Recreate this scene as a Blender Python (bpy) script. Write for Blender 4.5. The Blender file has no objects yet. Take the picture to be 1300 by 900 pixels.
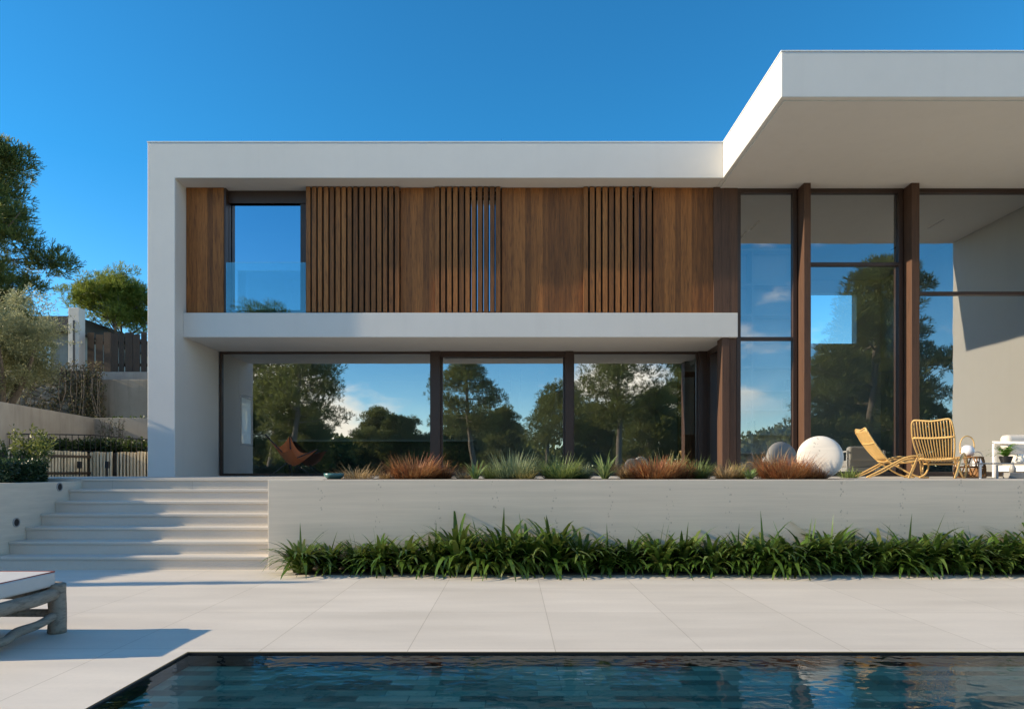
import bpy, math, random
from mathutils import Vector, Matrix, noise as mnoise
R = math.radians
random.seed(7)
S = bpy.context.scene
COL = S.collection

# ------------------------------------------------------------------ camera, sky, sun, exposure
CAM_H = 1.22
cd = bpy.data.cameras.new('camera'); cam = bpy.data.objects.new('camera', cd); COL.objects.link(cam)
cam.location = (0, 0, CAM_H); cam.rotation_euler = (R(90), 0, 0)
cd.sensor_width = 36; cd.lens = 24.0; cd.shift_y = 148 / 1300; cd.clip_start = .05; cd.clip_end = 3000
S.camera = cam
SUN = Vector((-11, -1, 4.5)).normalized()
W = bpy.data.worlds.new('World'); S.world = W; W.use_nodes = True
nt = W.node_tree
def wn(t, **k):
    n = nt.nodes.new(t)
    for a, b in k.items(): setattr(n, a, b)
    return n
sky = wn('ShaderNodeTexSky', sky_type='NISHITA', sun_disc=False, altitude=2200, air_density=.95, dust_density=.0, ozone_density=3.0)
sky.sun_elevation = math.asin(SUN.z); sky.sun_rotation = math.atan2(SUN.x, SUN.y)
hs = wn('ShaderNodeHueSaturation'); hs.inputs['Saturation'].default_value = 1.37; hs.inputs['Value'].default_value = .95
nt.links.new(sky.outputs[0], hs.inputs['Color'])
# broken cumulus behind the photographer; its high, unseen part is added as white fill
tc = wn('ShaderNodeTexCoord'); sep = wn('ShaderNodeSeparateXYZ'); nt.links.new(tc.outputs['Generated'], sep.inputs[0])
mp = wn('ShaderNodeMapping'); mp.inputs['Scale'].default_value = (3.2, 3.2, 7.5); mp.inputs['Location'].default_value = (5.1, 1.7, 0.4)
nt.links.new(tc.outputs['Generated'], mp.inputs[0])
cn = wn('ShaderNodeTexNoise'); cn.inputs['Scale'].default_value = 1.15; cn.inputs['Detail'].default_value = 9; cn.inputs['Roughness'].default_value = .56
nt.links.new(mp.outputs[0], cn.inputs['Vector'])
cr = wn('ShaderNodeMapRange', interpolation_type='SMOOTHSTEP'); cr.inputs['From Min'].default_value = .475; cr.inputs['From Max'].default_value = .62
nt.links.new(cn.outputs[0], cr.inputs[0])
mb_ = wn('ShaderNodeMapRange', interpolation_type='SMOOTHSTEP'); mb_.inputs['From Min'].default_value = -.06; mb_.inputs['From Max'].default_value = -.35
nt.links.new(sep.outputs['Y'], mb_.inputs[0])
mz = wn('ShaderNodeMapRange', interpolation_type='SMOOTHSTEP'); mz.inputs['From Min'].default_value = .97; mz.inputs['From Max'].default_value = .75  # cloud extended far up, out of view, to whiten the fill light
nt.links.new(sep.outputs['Z'], mz.inputs[0])
m1 = wn('ShaderNodeMath', operation='MULTIPLY'); nt.links.new(cr.outputs[0], m1.inputs[0]); nt.links.new(mb_.outputs[0], m1.inputs[1])
m2 = wn('ShaderNodeMath', operation='MULTIPLY'); nt.links.new(m1.outputs[0], m2.inputs[0]); nt.links.new(mz.outputs[0], m2.inputs[1])
m3 = wn('ShaderNodeMath', operation='MULTIPLY'); 
# a clear gap in the cloud low in the south west
q1 = wn('ShaderNodeMath', operation='MULTIPLY_ADD'); nt.links.new(sep.outputs['X'], q1.inputs[0]); q1.inputs[1].default_value = -1; q1.inputs[2].default_value = .15
q2 = wn('ShaderNodeMath', operation='SUBTRACT'); nt.links.new(sep.outputs['Z'], q2.inputs[0]); q2.inputs[1].default_value = .14
q2b = wn('ShaderNodeMath', operation='SUBTRACT'); q2b.inputs[0].default_value = .42; nt.links.new(sep.outputs['Z'], q2b.inputs[1])
q2c = wn('ShaderNodeMath', operation='MINIMUM'); nt.links.new(q2.outputs[0], q2c.inputs[0]); nt.links.new(q2b.outputs[0], q2c.inputs[1])
q3 = wn('ShaderNodeMath', operation='MULTIPLY'); nt.links.new(q1.outputs[0], q3.inputs[0]); nt.links.new(q2c.outputs[0], q3.inputs[1])
q4 = wn('ShaderNodeMapRange'); q4.inputs['From Min'].default_value = .014; q4.inputs['From Max'].default_value = .002; nt.links.new(q3.outputs[0], q4.inputs[0])
q5 = wn('ShaderNodeMath', operation='MULTIPLY'); nt.links.new(m2.outputs[0], q5.inputs[0]); nt.links.new(q4.outputs[0], q5.inputs[1])
nt.links.new(q5.outputs[0], m3.inputs[0]); m3.inputs[1].default_value = .9
mixc = wn('ShaderNodeMix', data_type='RGBA'); nt.links.new(m3.outputs[0], mixc.inputs['Factor']); nt.links.new(hs.outputs[0], mixc.inputs['A'])
mixc.inputs['B'].default_value = (5.4, 5.6, 6.0, 1)
bg = nt.nodes['Background']; bg.inputs['Strength'].default_value = .15
nt.links.new(mixc.outputs['Result'], bg.inputs['Color'])
sl = bpy.data.lights.new('sun', 'SUN'); sl.energy = 2.6; sl.angle = R(.53); sl.color = (1, .96, .89)
so = bpy.data.objects.new('sun', sl); COL.objects.link(so); so.location = (-30, -5, 30)
so.rotation_euler = (-SUN).to_track_quat('-Z', 'Y').to_euler()
S.view_settings.view_transform = 'Standard'; S.view_settings.look = 'None'; S.view_settings.gamma = 1
S.view_settings.exposure = 1.22; S.view_settings.use_white_balance = True; S.view_settings.white_balance_temperature = 9300
S.view_settings.use_curve_mapping = False
S.render.engine = 'CYCLES'
cy = S.cycles; cy.use_denoising = True; cy.max_bounces = 9; cy.diffuse_bounces = 4; cy.glossy_bounces = 4
cy.transparent_max_bounces = 16; cy.transmission_bounces = 6; cy.caustics_reflective = False; cy.caustics_refractive = False
cy.sample_clamp_indirect = 6

# ------------------------------------------------------------------ materials
def newmat(name):
    m = bpy.data.materials.new(name); m.use_nodes = True
    m.node_tree.nodes.clear()
    o = m.node_tree.nodes.new('ShaderNodeOutputMaterial')
    return m, m.node_tree, o
class G:                                            # tiny node-graph helper
    def __init__(s, name):
        s.m, s.t, s.o = newmat(name)
    def n(s, typ, inp=None, **k):
        x = s.t.nodes.new(typ)
        for a, b in k.items(): setattr(x, a, b)
        for a, b in (inp or {}).items():
            sock = x.inputs[a]
            if isinstance(b, bpy.types.NodeSocket): s.t.links.new(b, sock)
            else: sock.default_value = b
        return x
    def coord(s, scale=(1, 1, 1), kind='Object', rot=(0, 0, 0), loc=(0, 0, 0)):
        c = s.n('ShaderNodeTexCoord')
        return s.n('ShaderNodeMapping', {'Vector': c.outputs[kind], 'Scale': scale, 'Rotation': rot, 'Location': loc}).outputs[0]
    def noise(s, v, scale, detail=5, rough=.55):
        return s.n('ShaderNodeTexNoise', {'Vector': v, 'Scale': scale, 'Detail': detail, 'Roughness': rough}).outputs[0]
    def ramp(s, f, stops):
        r = s.n('ShaderNodeValToRGB', {'Fac': f}); e = r.color_ramp.elements
        while len(e) < len(stops): e.new(.5)
        for q, (p, c) in zip(e, stops): q.position = p; q.color = (*c, 1)
        return r.outputs[0]
    def mix(s, f, a, b, mode='MIX'):
        x = s.n('ShaderNodeMix', data_type='RGBA', blend_type=mode)
        for k, v in (('Factor', f), ('A', a), ('B', b)):
            if isinstance(v, bpy.types.NodeSocket): s.t.links.new(v, x.inputs[k])
            else: x.inputs[k].default_value = v if k == 'Factor' else (*v, 1)
        return x.outputs['Result']
    def math(s, op, a, b=0.0, c=0.0):
        x = s.n('ShaderNodeMath', operation=op)
        for i, v in enumerate((a, b, c)):
            if isinstance(v, bpy.types.NodeSocket): s.t.links.new(v, x.inputs[i])
            else: x.inputs[i].default_value = v
        return x.outputs[0]
    def rng(s, v, a, b, c=0, d=1, smooth=False):
        return s.n('ShaderNodeMapRange', {0: v, 1: a, 2: b, 3: c, 4: d}, interpolation_type='SMOOTHSTEP' if smooth else 'LINEAR').outputs[0]
    def bump(s, h, strength=.3, dist=.01):
        return s.n('ShaderNodeBump', {'Height': h, 'Strength': strength, 'Distance': dist}).outputs[0]
    def pbr(s, color, rough=.6, normal=None, **k):
        p = s.n('ShaderNodeBsdfPrincipled')
        def put(nm, v):
            if isinstance(v, bpy.types.NodeSocket): s.t.links.new(v, p.inputs[nm])
            else: p.inputs[nm].default_value = (*v, 1) if isinstance(v, tuple) and len(v) == 3 else v
        put('Base Color', color); put('Roughness', rough)
        if normal is not None: put('Normal', normal)
        for a, b in k.items(): put(a.replace('_', ' '), b)
        s.t.links.new(p.outputs[0], s.o.inputs[0]); return s.m
    def out(s, shader):
        s.t.links.new(shader, s.o.inputs[0]); return s.m

def plain(name, c, rough=.6, var=.12, scale=6, bump=.1, **k):
    g = G(name); v = g.coord(); n = g.noise(v, scale, 6)
    col = g.mix(n, tuple(x * (1 - var) for x in c), tuple(min(1, x * (1 + var)) for x in c))
    return g.pbr(col, rough, g.bump(g.noise(v, scale * 12, 4), bump, .004), **k)

def m_stucco(name, c):
    g = G(name); v = g.coord()
    big = g.noise(v, .5, 4); mid = g.noise(v, 3.5, 6, .6)
    col = g.mix(g.rng(big, .3, .7), tuple(x * .95 for x in c), c)
    col = g.mix(g.math('MULTIPLY', g.rng(mid, .4, .75), .12), col, tuple(x * .8 for x in c))
    streak = g.noise(g.coord((2.2, 2.2, .12)), 1.5, 5)
    col = g.mix(g.math('MULTIPLY', g.rng(streak, .55, .8), .16), col, tuple(x * .72 for x in c))
    h = g.math('ADD', g.math('MULTIPLY', g.noise(v, 70, 4), .3), g.noise(g.coord((1, 1, 1.8)), 5, 5, .6))
    return g.pbr(col, .8, g.bump(h, .16, .012))

def m_wood(name, dark, light, sx=9, sz=.55, rough=.68, axis='z'):
    g = G(name); geo = g.n('ShaderNodeNewGeometry'); ri = geo.outputs['Random Per Island']
    sc = {'z': (sx, sx, sz), 'x': (sz, sx, sx), 'y': (sx, sz, sx)}[axis]
    c = g.n('ShaderNodeTexCoord').outputs['Object']
    off = g.n('ShaderNodeCombineXYZ', {0: g.math('MULTIPLY', ri, 37.0), 1: g.math('MULTIPLY', ri, 11.0), 2: g.math('MULTIPLY', ri, 23.0)}).outputs[0]
    v = g.n('ShaderNodeVectorMath', {0: c, 1: off}, operation='ADD').outputs[0]
    v = g.n('ShaderNodeMapping', {'Vector': v, 'Scale': sc}).outputs[0]
    n1 = g.noise(v, 1.6, 6, .62); n2 = g.noise(v, 7, 4, .6)
    f = g.math('ADD', g.math('MULTIPLY', g.rng(n1, .3, .7), .5), g.math('MULTIPLY', ri, .62))
    col = g.mix(g.math('MINIMUM', f, 1.0), dark, light)
    col = g.mix(g.math('MULTIPLY', g.rng(n2, .48, .72), .75), col, tuple(x * .5 for x in dark))
    return g.pbr(col, rough, g.bump(n2, .35, .004))

def m_leaf(name, cols, rough=.45, trans=.25, objvar=True):
    g = G(name); geo = g.n('ShaderNodeNewGeometry'); ri = geo.outputs['Random Per Island']
    st = [(i / (len(cols) - 1), c) for i, c in enumerate(cols)]
    col = g.ramp(ri, st)
    p = g.n('ShaderNodeBsdfPrincipled', {'Base Color': col, 'Roughness': rough, 'Specular IOR Level': .4})
    tr = g.n('ShaderNodeBsdfTranslucent', {'Color': g.mix(.5, col, tuple(min(1, x * 1.8) for x in cols[-1]))})
    mx = g.n('ShaderNodeMixShader', {0: trans, 1: p.outputs[0], 2: tr.outputs[0]})
    return g.out(mx.outputs[0])

def m_glass(name, base=.31, tint=(.88, .92, .90), rcol=(.93, .97, 1.0)):
    g = G(name); v = g.coord()
    wob = g.bump(g.noise(v, .8, 2), .09, .02)
    fr = g.n('ShaderNodeFresnel', {'IOR': 1.5, 'Normal': wob}).outputs[0]
    f = g.math('ADD', g.math('MULTIPLY', fr, 1 - base), base)
    gl = g.n('ShaderNodeBsdfGlossy', {'Color': (*rcol, 1), 'Roughness': .0, 'Normal': wob})
    tr = g.n('ShaderNodeBsdfTransparent', {'Color': (*tint, 1)})
    return g.out(g.n('ShaderNodeMixShader', {0: f, 1: tr.outputs[0], 2: gl.outputs[0]}).outputs[0])

def m_water():
    g = G('pool_water'); v = g.coord((1, 1, 1))
    h = g.math('ADD', g.math('MULTIPLY', g.noise(v, 2.6, 2), .5), g.math('MULTIPLY', g.noise(g.coord((1, 1.3, 1)), 10, 1, .5), .26))
    b = g.bump(h, .13, .05)
    fr = g.n('ShaderNodeFresnel', {'IOR': 1.27, 'Normal': b}).outputs[0]
    gl = g.n('ShaderNodeBsdfGlossy', {'Color': (.95, .97, 1, 1), 'Roughness': 0.0, 'Normal': b})
    tr = g.n('ShaderNodeBsdfTransparent', {'Color': (.72, .94, .84, 1)})
    return g.out(g.n('ShaderNodeMixShader', {0: fr, 1: tr.outputs[0], 2: gl.outputs[0]}).outputs[0])

def m_limestone(name, c, bw, bh, ox, oy, joints=True):
    g = G(name); v = g.coord(loc=(ox, oy, 0)); o = g.coord()
    streak = g.noise(g.coord((.5, 2.6, 1)), 1.3, 7, .62); fine = g.noise(o, 30, 5, .65); big = g.noise(o, .35, 3)
    col = g.mix(g.rng(streak, .3, .7), tuple(x * .90 for x in c), tuple(x * 1.05 for x in c))
    col = g.mix(g.math('MULTIPLY', g.rng(fine, .45, .8), .16), col, tuple(x * .68 for x in c))
    col = g.mix(g.math('MULTIPLY', g.rng(big, .42, .68), .25), col, (c[0] * .88, c[1] * .86, c[2] * .84))
    h = fine
    if joints:
        br = g.n('ShaderNodeTexBrick', {'Vector': v, 'Color1': (1, 1, 1, 1), 'Color2': (.92, .917, .91, 1), 'Mortar': (.70, .68, .65, 1), 'Scale': 1.0,
                 'Mortar Size': .0035, 'Mortar Smooth': .1, 'Bias': 0.0, 'Brick Width': bw, 'Row Height': bh}, offset=0.0, squash=1.0)
        col = g.mix(1.0, col, br.outputs['Color'], 'MULTIPLY')
    rgh = g.rng(streak, .3, .7, .5, .68)
    return g.pbr(col, rgh, g.bump(h, .08, .004))

def m_boardwall(name, c):                           # limestone-coloured wall: flat horizontal veins, rows of small pits at the joints
    g = G(name); o = g.coord()
    st = g.noise(g.coord((.35, 1, 9)), 1.6, 7, .62); st2 = g.noise(g.coord((.8, 1, 28)), 2.2, 5, .6); big = g.noise(o, .7, 4)
    col = g.mix(g.rng(st, .3, .7), tuple(x * .88 for x in c), tuple(x * 1.05 for x in c))
    col = g.mix(g.math('MULTIPLY', g.rng(st2, .52, .72), .26), col, tuple(x * .74 for x in c))
    col = g.mix(g.math('MULTIPLY', g.rng(big, .45, .7), .22), col, tuple(x * .82 for x in c))
    sx = g.n('ShaderNodeSeparateXYZ', {0: o})
    wob = g.math('MULTIPLY', g.noise(g.coord((.2, 1, 3)), 2, 3), .12)
    fr = g.math('PINGPONG', g.math('ADD', sx.outputs[0], wob), .36)
    near = g.rng(fr, .0, .06, 1, 0)
    vo = g.n('ShaderNodeTexVoronoi', {'Vector': g.coord((1, 1, .75)), 'Scale': 26.0, 'Randomness': 1.0}).outputs['Distance']
    pit = g.math('MULTIPLY', g.math('MULTIPLY', g.rng(vo, .20, .30, 1, 0), g.math('GREATER_THAN', near, .2)), g.math('GREATER_THAN', g.noise(o, 9, 2), .45))
    col = g.mix(g.math('MULTIPLY', pit, .55), col, tuple(x * .45 for x in c))
    return g.pbr(col, .75, g.bump(g.math('SUBTRACT', st2, pit), .15, .006))

def m_tiles():
    g = G('pool_tile'); v = g.coord()
    br = g.n('ShaderNodeTexBrick', {'Vector': v, 'Color1': (0, 0, 0, 1), 'Color2': (1, 1, 1, 1), 'Mortar': (.35, .35, .35, 1), 'Scale': 1.0, 'Mortar Size': .004,
             'Bias': 0.0, 'Brick Width': .30, 'Row Height': .10}, offset=.5)
    f = g.math('ADD', g.math('MULTIPLY', br.outputs['Color'], .75), g.math('MULTIPLY', g.noise(v, 5, 5), .3))
    col = g.ramp(f, [(0, (.03, .10, .085)), (.3, (.07, .27, .23)), (.65, (.22, .56, .46)), (1, (.55, .80, .66))])
    return g.pbr(col, .5, g.bump(g.noise(v, 20, 4), .2, .01))

def m_ground(name, a, b, scale=.6):
    g = G(name); o = g.coord()
    col = g.mix(g.rng(g.noise(o, scale, 6), .35, .65), a, b)
    col = g.mix(g.math('MULTIPLY', g.noise(o, 14, 5), .5), col, tuple(x * .45 for x in a))
    return g.pbr(col, .95, g.bump(g.noise(o, 25, 5), .5, .03))

def m_concrete(name, c, stain=.35):
    g = G(name); o = g.coord()
    col = g.mix(g.rng(g.noise(o, 1.1, 6, .6), .3, .7), tuple(x * .78 for x in c), tuple(x * 1.1 for x in c))
    dr = g.noise(g.coord((3.5, 3.5, .35)), 1.6, 6, .65)
    col = g.mix(g.math('MULTIPLY', g.rng(dr, .5, .75), stain), col, tuple(x * .4 for x in c))
    return g.pbr(col, .85, g.bump(g.noise(o, 40, 5), .25, .006))

def m_stone(name):
    g = G(name); o = g.coord((1, 1, 1.3))
    vo = g.n('ShaderNodeTexVoronoi', {'Vector': o, 'Scale': 3.4}); ed = g.n('ShaderNodeTexVoronoi', {'Vector': o, 'Scale': 3.4}, feature='DISTANCE_TO_EDGE').outputs[0]
    hs_ = g.n('ShaderNodeSeparateColor', {0: vo.outputs['Color']}).outputs[0]
    col = g.ramp(hs_, [(0, (.16, .14, .12)), (.5, (.30, .27, .23)), (1, (.42, .39, .34))])
    col = g.mix(g.math('MULTIPLY', g.noise(o, 12, 5), .5), col, (.12, .105, .09))
    col = g.mix(g.rng(ed, .0, .07, .8, 0), col, (.09, .08, .07))
    return g.pbr(col, .9, g.bump(g.rng(ed, 0, .12), .7, .05))

M = {}
M['stucco'] = m_stucco('white_stucco', (.71, .69, .66))
M['inwall'] = m_stucco('interior_paint', (.70, .69, .66))
M['plank'] = m_wood('plank_wood', (.085, .025, .006), (.44, .150, .038))
M['slat'] = m_wood('slat_wood', (.10, .031, .008), (.44, .158, .043))
M['post'] = m_wood('post_wood', (.075, .034, .021), (.135, .064, .038), 10, .4)
M['frame'] = plain('bronze_frame', (.055, .030, .022), .4, .15, 3, .05)
M['doorwood'] = m_wood('oak_door', (.20, .10, .04), (.34, .18, .08))
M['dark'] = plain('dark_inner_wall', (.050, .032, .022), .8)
M['glass'] = m_glass('window_glass')
M['glass_low'] = m_glass('ground_floor_glass', .44, (.88, .92, .90))
M['glass_up'] = m_glass('upper_window_glass', .62, (.4, .42, .42), (.72, .86, .97))
M['bal_glass'] = m_glass('balustrade_glass', .10, (.72, .9, .9))
M['water'] = m_water()
M['deck'] = m_limestone('deck_limestone', (.74, .67, .585), 1.005, 1.2, 2.72, 5.9 + .2)
M['terr'] = m_limestone('terrace_limestone', (.60, .56, .50), 1.2, 1.2, 0, 0)
M['step'] = m_limestone('step_limestone', (.66, .605, .535), 1, 1, 0, 0, False)
M['wall'] = m_boardwall('retaining_limestone', (.75, .65, .535))
M['tile'] = m_tiles()
M['conc'] = m_concrete('garden_concrete', (.36, .34, .31))
M['conc2'] = m_concrete('stained_concrete', (.30, .27, .23), .6)
M['pillar'] = m_concrete('pillar_concrete', (.60, .57, .52), .2)
M['stone'] = m_stone('rubble_stone')
M['pales'] = m_wood('pale_wood', (.50, .39, .25), (.78, .66, .48))
M['dkfence'] = m_wood('dark_fence_wood', (.026, .016, .010), (.060, .036, .022))
M['log'] = m_wood('weathered_log', (.20, .165, .13), (.36, .31, .255), 7, 1.5, .8, 'y')
M['rattan'] = plain('rattan_cane', (.66, .41, .16), .42, .2, 14, .15)
M['rattan_b'] = plain('brown_rattan', (.28, .13, .05), .5, .25, 14, .2)
M['leather'] = plain('tan_leather', (.56, .135, .042), .5, .15, 8, .12)
M['black'] = plain('black_metal', (.018, .018, .02), .4)
M['steel'] = plain('grey_metal', (.34, .34, .34), .4)
M['mattress'] = plain('canvas', (.56, .55, .54), .9, .05, 20, .25)
M['piping'] = plain('red_piping', (.30, .06, .045), .7)
M['cushion'] = plain('oatmeal_fabric', (.66, .62, .57), .9, .06, 22, .3)
M['white'] = plain('white_paint', (.80, .79, .77), .4, .03)
M['opal'] = plain('opal_globe', (.85, .84, .86), .25, .02)
M['ball'] = m_boardwall('white_travertine', (.80, .74, .66))
M['greyball'] = m_limestone('grey_travertine', (.22, .215, .205), 1, 1, 0, 0, False)
M['teal'] = plain('teal_glaze', (.05, .17, .17), .25)
M['soil'] = m_ground('soil', (.075, .055, .04), (.11, .085, .06), 4)
M['lawn'] = m_ground('dry_lawn', (.07, .085, .03), (.16, .14, .075))
M['hill'] = m_ground('hill_earth', (.12, .105, .07), (.08, .085, .04))
M['bark'] = m_wood('pine_bark', (.085, .065, .05), (.23, .19, .155), 5, 1.4, .9)
M['pine'] = m_leaf('pine_needles', [(.045, .068, .018), (.085, .12, .030), (.14, .17, .045), (.21, .22, .065)], .5, .38)
M['pine_b'] = m_leaf('bright_pine_needles', [(.07, .11, .018), (.15, .20, .032), (.24, .28, .055)], .5, .35)
M['olive'] = m_leaf('olive_leaves', [(.11, .125, .05), (.23, .24, .115), (.40, .40, .24)], .45, .35)
M['hedge'] = m_leaf('hedge_leaves', [(.012, .032, .016), (.025, .06, .028), (.05, .10, .042)], .4, .2)
M['shrub'] = m_leaf('shrub_leaves', [(.06, .085, .02), (.13, .16, .04), (.22, .25, .07)], .45, .3)
M['ivy'] = m_leaf('ivy_leaves', [(.014, .03, .010), (.03, .06, .018), (.07, .11, .03)], .4, .2)
M['dry'] = m_leaf('dry_creeper', [(.10, .065, .04), (.09, .11, .04), (.17, .12, .075), (.13, .15, .06), (.26, .2, .14)], .8, .15)
M['strap'] = m_leaf('strap_leaves', [(.020, .052, .010), (.032, .084, .014), (.052, .12, .020), (.070, .15, .027), (.095, .18, .034), (.055, .13, .022), (.13, .21, .05), (.17, .19, .055)], .24, .22)
M['strap_l'] = m_leaf('light_strap_leaves', [(.10, .17, .05), (.17, .26, .09), (.30, .38, .18)], .4, .25)
M['red'] = m_leaf('copper_grass', [(.13, .032, .015), (.27, .075, .028), (.40, .15, .06), (.46, .27, .12)], .5, .25)
M['green'] = m_leaf('green_grass', [(.08, .13, .035), (.16, .23, .07), (.28, .34, .12)], .45, .3)
M['blue'] = m_leaf('blue_green_grass', [(.10, .15, .08), (.19, .25, .13), (.31, .36, .2)], .45, .3)
M['yellow'] = m_leaf('yellow_grass', [(.16, .15, .04), (.30, .27, .09), (.40, .33, .16)], .5, .3)
M['tan'] = m_leaf('tan_grass', [(.24, .15, .07), (.40, .27, .14), (.50, .37, .2)], .6, .25)
M['potfern'] = m_leaf('fern_leaves', [(.05, .14, .02), (.10, .24, .04), (.18, .33, .07)], .4, .3)
M['book1'] = plain('book_cloth', (.55, .55, .56), .6); M['book2'] = plain('dark_book_cloth', (.12, .16, .22), .6)
M['shelf'] = plain('shelf_lacquer', (.80, .81, .82), .5, .04)
M['island'] = plain('island_front', (.075, .065, .045), .4, .12)
M['worktop'] = plain('pale_worktop', (.72, .76, .75), .3, .04)
M['blind'] = plain('roller_blind', (.75, .80, .76), .8, .03)
M['roofdk'] = plain('dark_roof', (.06, .06, .065), .7)

# ------------------------------------------------------------------ mesh building
WO = {}                                             # world origin of every built object
class MB:
    def __init__(s): s.v = []; s.f = []
    def box(s, x0, x1, y0, y1, z0, z1):
        b = len(s.v)
        s.v += [(x0, y0, z0), (x1, y0, z0), (x1, y1, z0), (x0, y1, z0), (x0, y0, z1), (x1, y0, z1), (x1, y1, z1), (x0, y1, z1)]
        s.f += [(b, b+3, b+2, b+1), (b+4, b+5, b+6, b+7), (b, b+1, b+5, b+4), (b+1, b+2, b+6, b+5), (b+2, b+3, b+7, b+6), (b+3, b, b+4, b+7)]
        return s
    def beam(s, p, q, w, h, up=(0, 0, 1)):          # rectangular bar between two points
        p, q = Vector(p), Vector(q); d = (q - p).normalized(); u = Vector(up); r = d.cross(u).normalized(); u = r.cross(d)
        b = len(s.v)
        for c in (p, q):
            for i, j in ((-1, -1), (1, -1), (1, 1), (-1, 1)): s.v.append(tuple(c + r * (i * w / 2) + u * (j * h / 2)))
        s.f += [(b, b+1, b+2, b+3), (b+7, b+6, b+5, b+4), (b, b+4, b+5, b+1), (b+1, b+5, b+6, b+2), (b+2, b+6, b+7, b+3), (b+3, b+7, b+4, b)]
        return s
    def prism(s, pts, axis, a, b_):                 # polygon extruded along an axis ('y': pts are x,z ; 'z': pts are x,y)
        n = len(pts); b = len(s.v)
        for t in (a, b_):
            for p in pts: s.v.append((p[0], t, p[1]) if axis == 'y' else (p[0], p[1], t))
        s.f += [tuple(range(b, b+n)), tuple(range(b+2*n-1, b+n-1, -1))]
        for i in range(n): s.f.append((b+i, b+n+i, b+n+(i+1) % n, b+(i+1) % n))
        return s
    def tube(s, pts, rad, n=8, smooth=0):
        pts = [Vector(p) for p in pts]
        rr = rad if isinstance(rad, (list, tuple)) else [rad] * len(pts)
        if smooth:
            P, Q = [], []
            for i in range(len(pts) - 1):
                p0 = pts[max(i-1, 0)]; p1 = pts[i]; p2 = pts[i+1]; p3 = pts[min(i+2, len(pts)-1)]
                for k in range(smooth):
                    t = k / smooth
                    P.append(.5 * ((2*p1) + (p2-p0)*t + (2*p0-5*p1+4*p2-p3)*t*t + (-p0+3*p1-3*p2+p3)*t**3)); Q.append(rr[i]*(1-t)+rr[i+1]*t)
            P.append(pts[-1]); Q.append(rr[-1]); pts, rr = P, Q
        b = len(s.v); up = Vector((0, 0, 1)); prev = None
        for i, p in enumerate(pts):
            d = (pts[min(i+1, len(pts)-1)] - pts[max(i-1, 0)])
            d = d.normalized() if d.length > 1e-9 else Vector((0, 0, 1))
            if prev is None: r = d.cross(up) if abs(d.z) < .95 else d.cross(Vector((1, 0, 0)))
            else: r = prev - d * prev.dot(d)
            r.normalize(); prev = r; u = d.cross(r)
            for k in range(n):
                a = 2*math.pi*k/n; s.v.append(tuple(p + (r*math.cos(a) + u*math.sin(a)) * rr[i]))
        m = len(pts)
        for i in range(m-1):
            for k in range(n): s.f.append((b+i*n+k, b+i*n+(k+1) % n, b+(i+1)*n+(k+1) % n, b+(i+1)*n+k))
        s.f += [tuple(b+k for k in range(n-1, -1, -1)), tuple(b+(m-1)*n+k for k in range(n))]
        return s
    def lathe(s, prof, c=(0, 0, 0), n=24, mat=None):
        b = len(s.v); c = Vector(c)
        for r, z in prof:
            for k in range(n):
                a = 2*math.pi*k/n; p = Vector((r*math.cos(a), r*math.sin(a), z))
                if mat is not None: p = mat @ p
                s.v.append(tuple(p + c))
        m = len(prof)
        for i in range(m-1):
            for k in range(n): s.f.append((b+i*n+k, b+i*n+(k+1) % n, b+(i+1)*n+(k+1) % n, b+(i+1)*n+k))
        s.f += [tuple(b+k for k in range(n-1, -1, -1)), tuple(b+(m-1)*n+k for k in range(n))]
        return s
    def quad(s, *p):
        b = len(s.v); s.v += [tuple(q) for q in p]; s.f.append(tuple(range(b, b+len(p)))); return s
    def blade(s, base, az, length, width, lean, droop, seg=4, fold=0):
        base = Vector(base); h = Vector((math.cos(az), math.sin(az), 0)); side = Vector((-h.y, h.x, 0))
        b = len(s.v); ang = lean; p = base.copy(); st = length/seg
        for i in range(seg+1):
            t = i/seg; w = width * (1 - t**2.2) * (.65 + .35*min(1, t*4)) * .5 + .0005
            s.v += [tuple(p - side*w), tuple(p + side*w)]
            p = p + (h*math.sin(ang) + Vector((0, 0, 1))*math.cos(ang)) * st
            ang += droop/seg
        for i in range(seg): s.f.append((b+2*i, b+2*i+1, b+2*i+3, b+2*i+2))
        return s
    def build(s, name, mat, parent=None, origin=None, smooth=False, bevel=0, seg=2):
        o0 = Vector(WO[parent.name]) if parent is not None else Vector(origin or (0, 0, 0))
        me = bpy.data.meshes.new(name)
        me.from_pydata([(x-o0.x, y-o0.y, z-o0.z) for x, y, z in s.v], [], s.f); me.update()
        me.materials.append(M[mat] if isinstance(mat, str) else mat)
        if smooth: me.polygons.foreach_set('use_smooth', [True]*len(me.polygons))
        o = bpy.data.objects.new(name, me); COL.objects.link(o)
        if parent is not None: o.parent = parent
        else: o.location = o0
        WO[o.name] = tuple(o0)
        if bevel:
            bm = o.modifiers.new('bevel', 'BEVEL'); bm.width = bevel; bm.segments = seg; bm.limit_method = 'ANGLE'; bm.angle_limit = R(40)
        return o
def tag(o, label=None, cat=None, group=None, kind=None):
    for k, v in (('label', label), ('category', cat), ('group', group), ('kind', kind)):
        if v: o[k] = v
    return o
def thing(name, label, cat, loc=(0, 0, 0), group=None, rz=0):
    o = bpy.data.objects.new(name, None); COL.objects.link(o); o.location = loc; o.rotation_euler = (0, 0, rz); o.empty_display_size = .2
    WO[o.name] = tuple(loc); return tag(o, label, cat, group)
def proto(name, label, cat, group=None):            # built round the world origin, moved into place afterwards
    return thing(name, label, cat, (0, 0, 0), group)
def copy_thing(o, parent=None):
    c = o.copy(); COL.objects.link(c); c.parent = parent
    for ch in list(o.children): copy_thing(ch, c)
    return c
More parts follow.
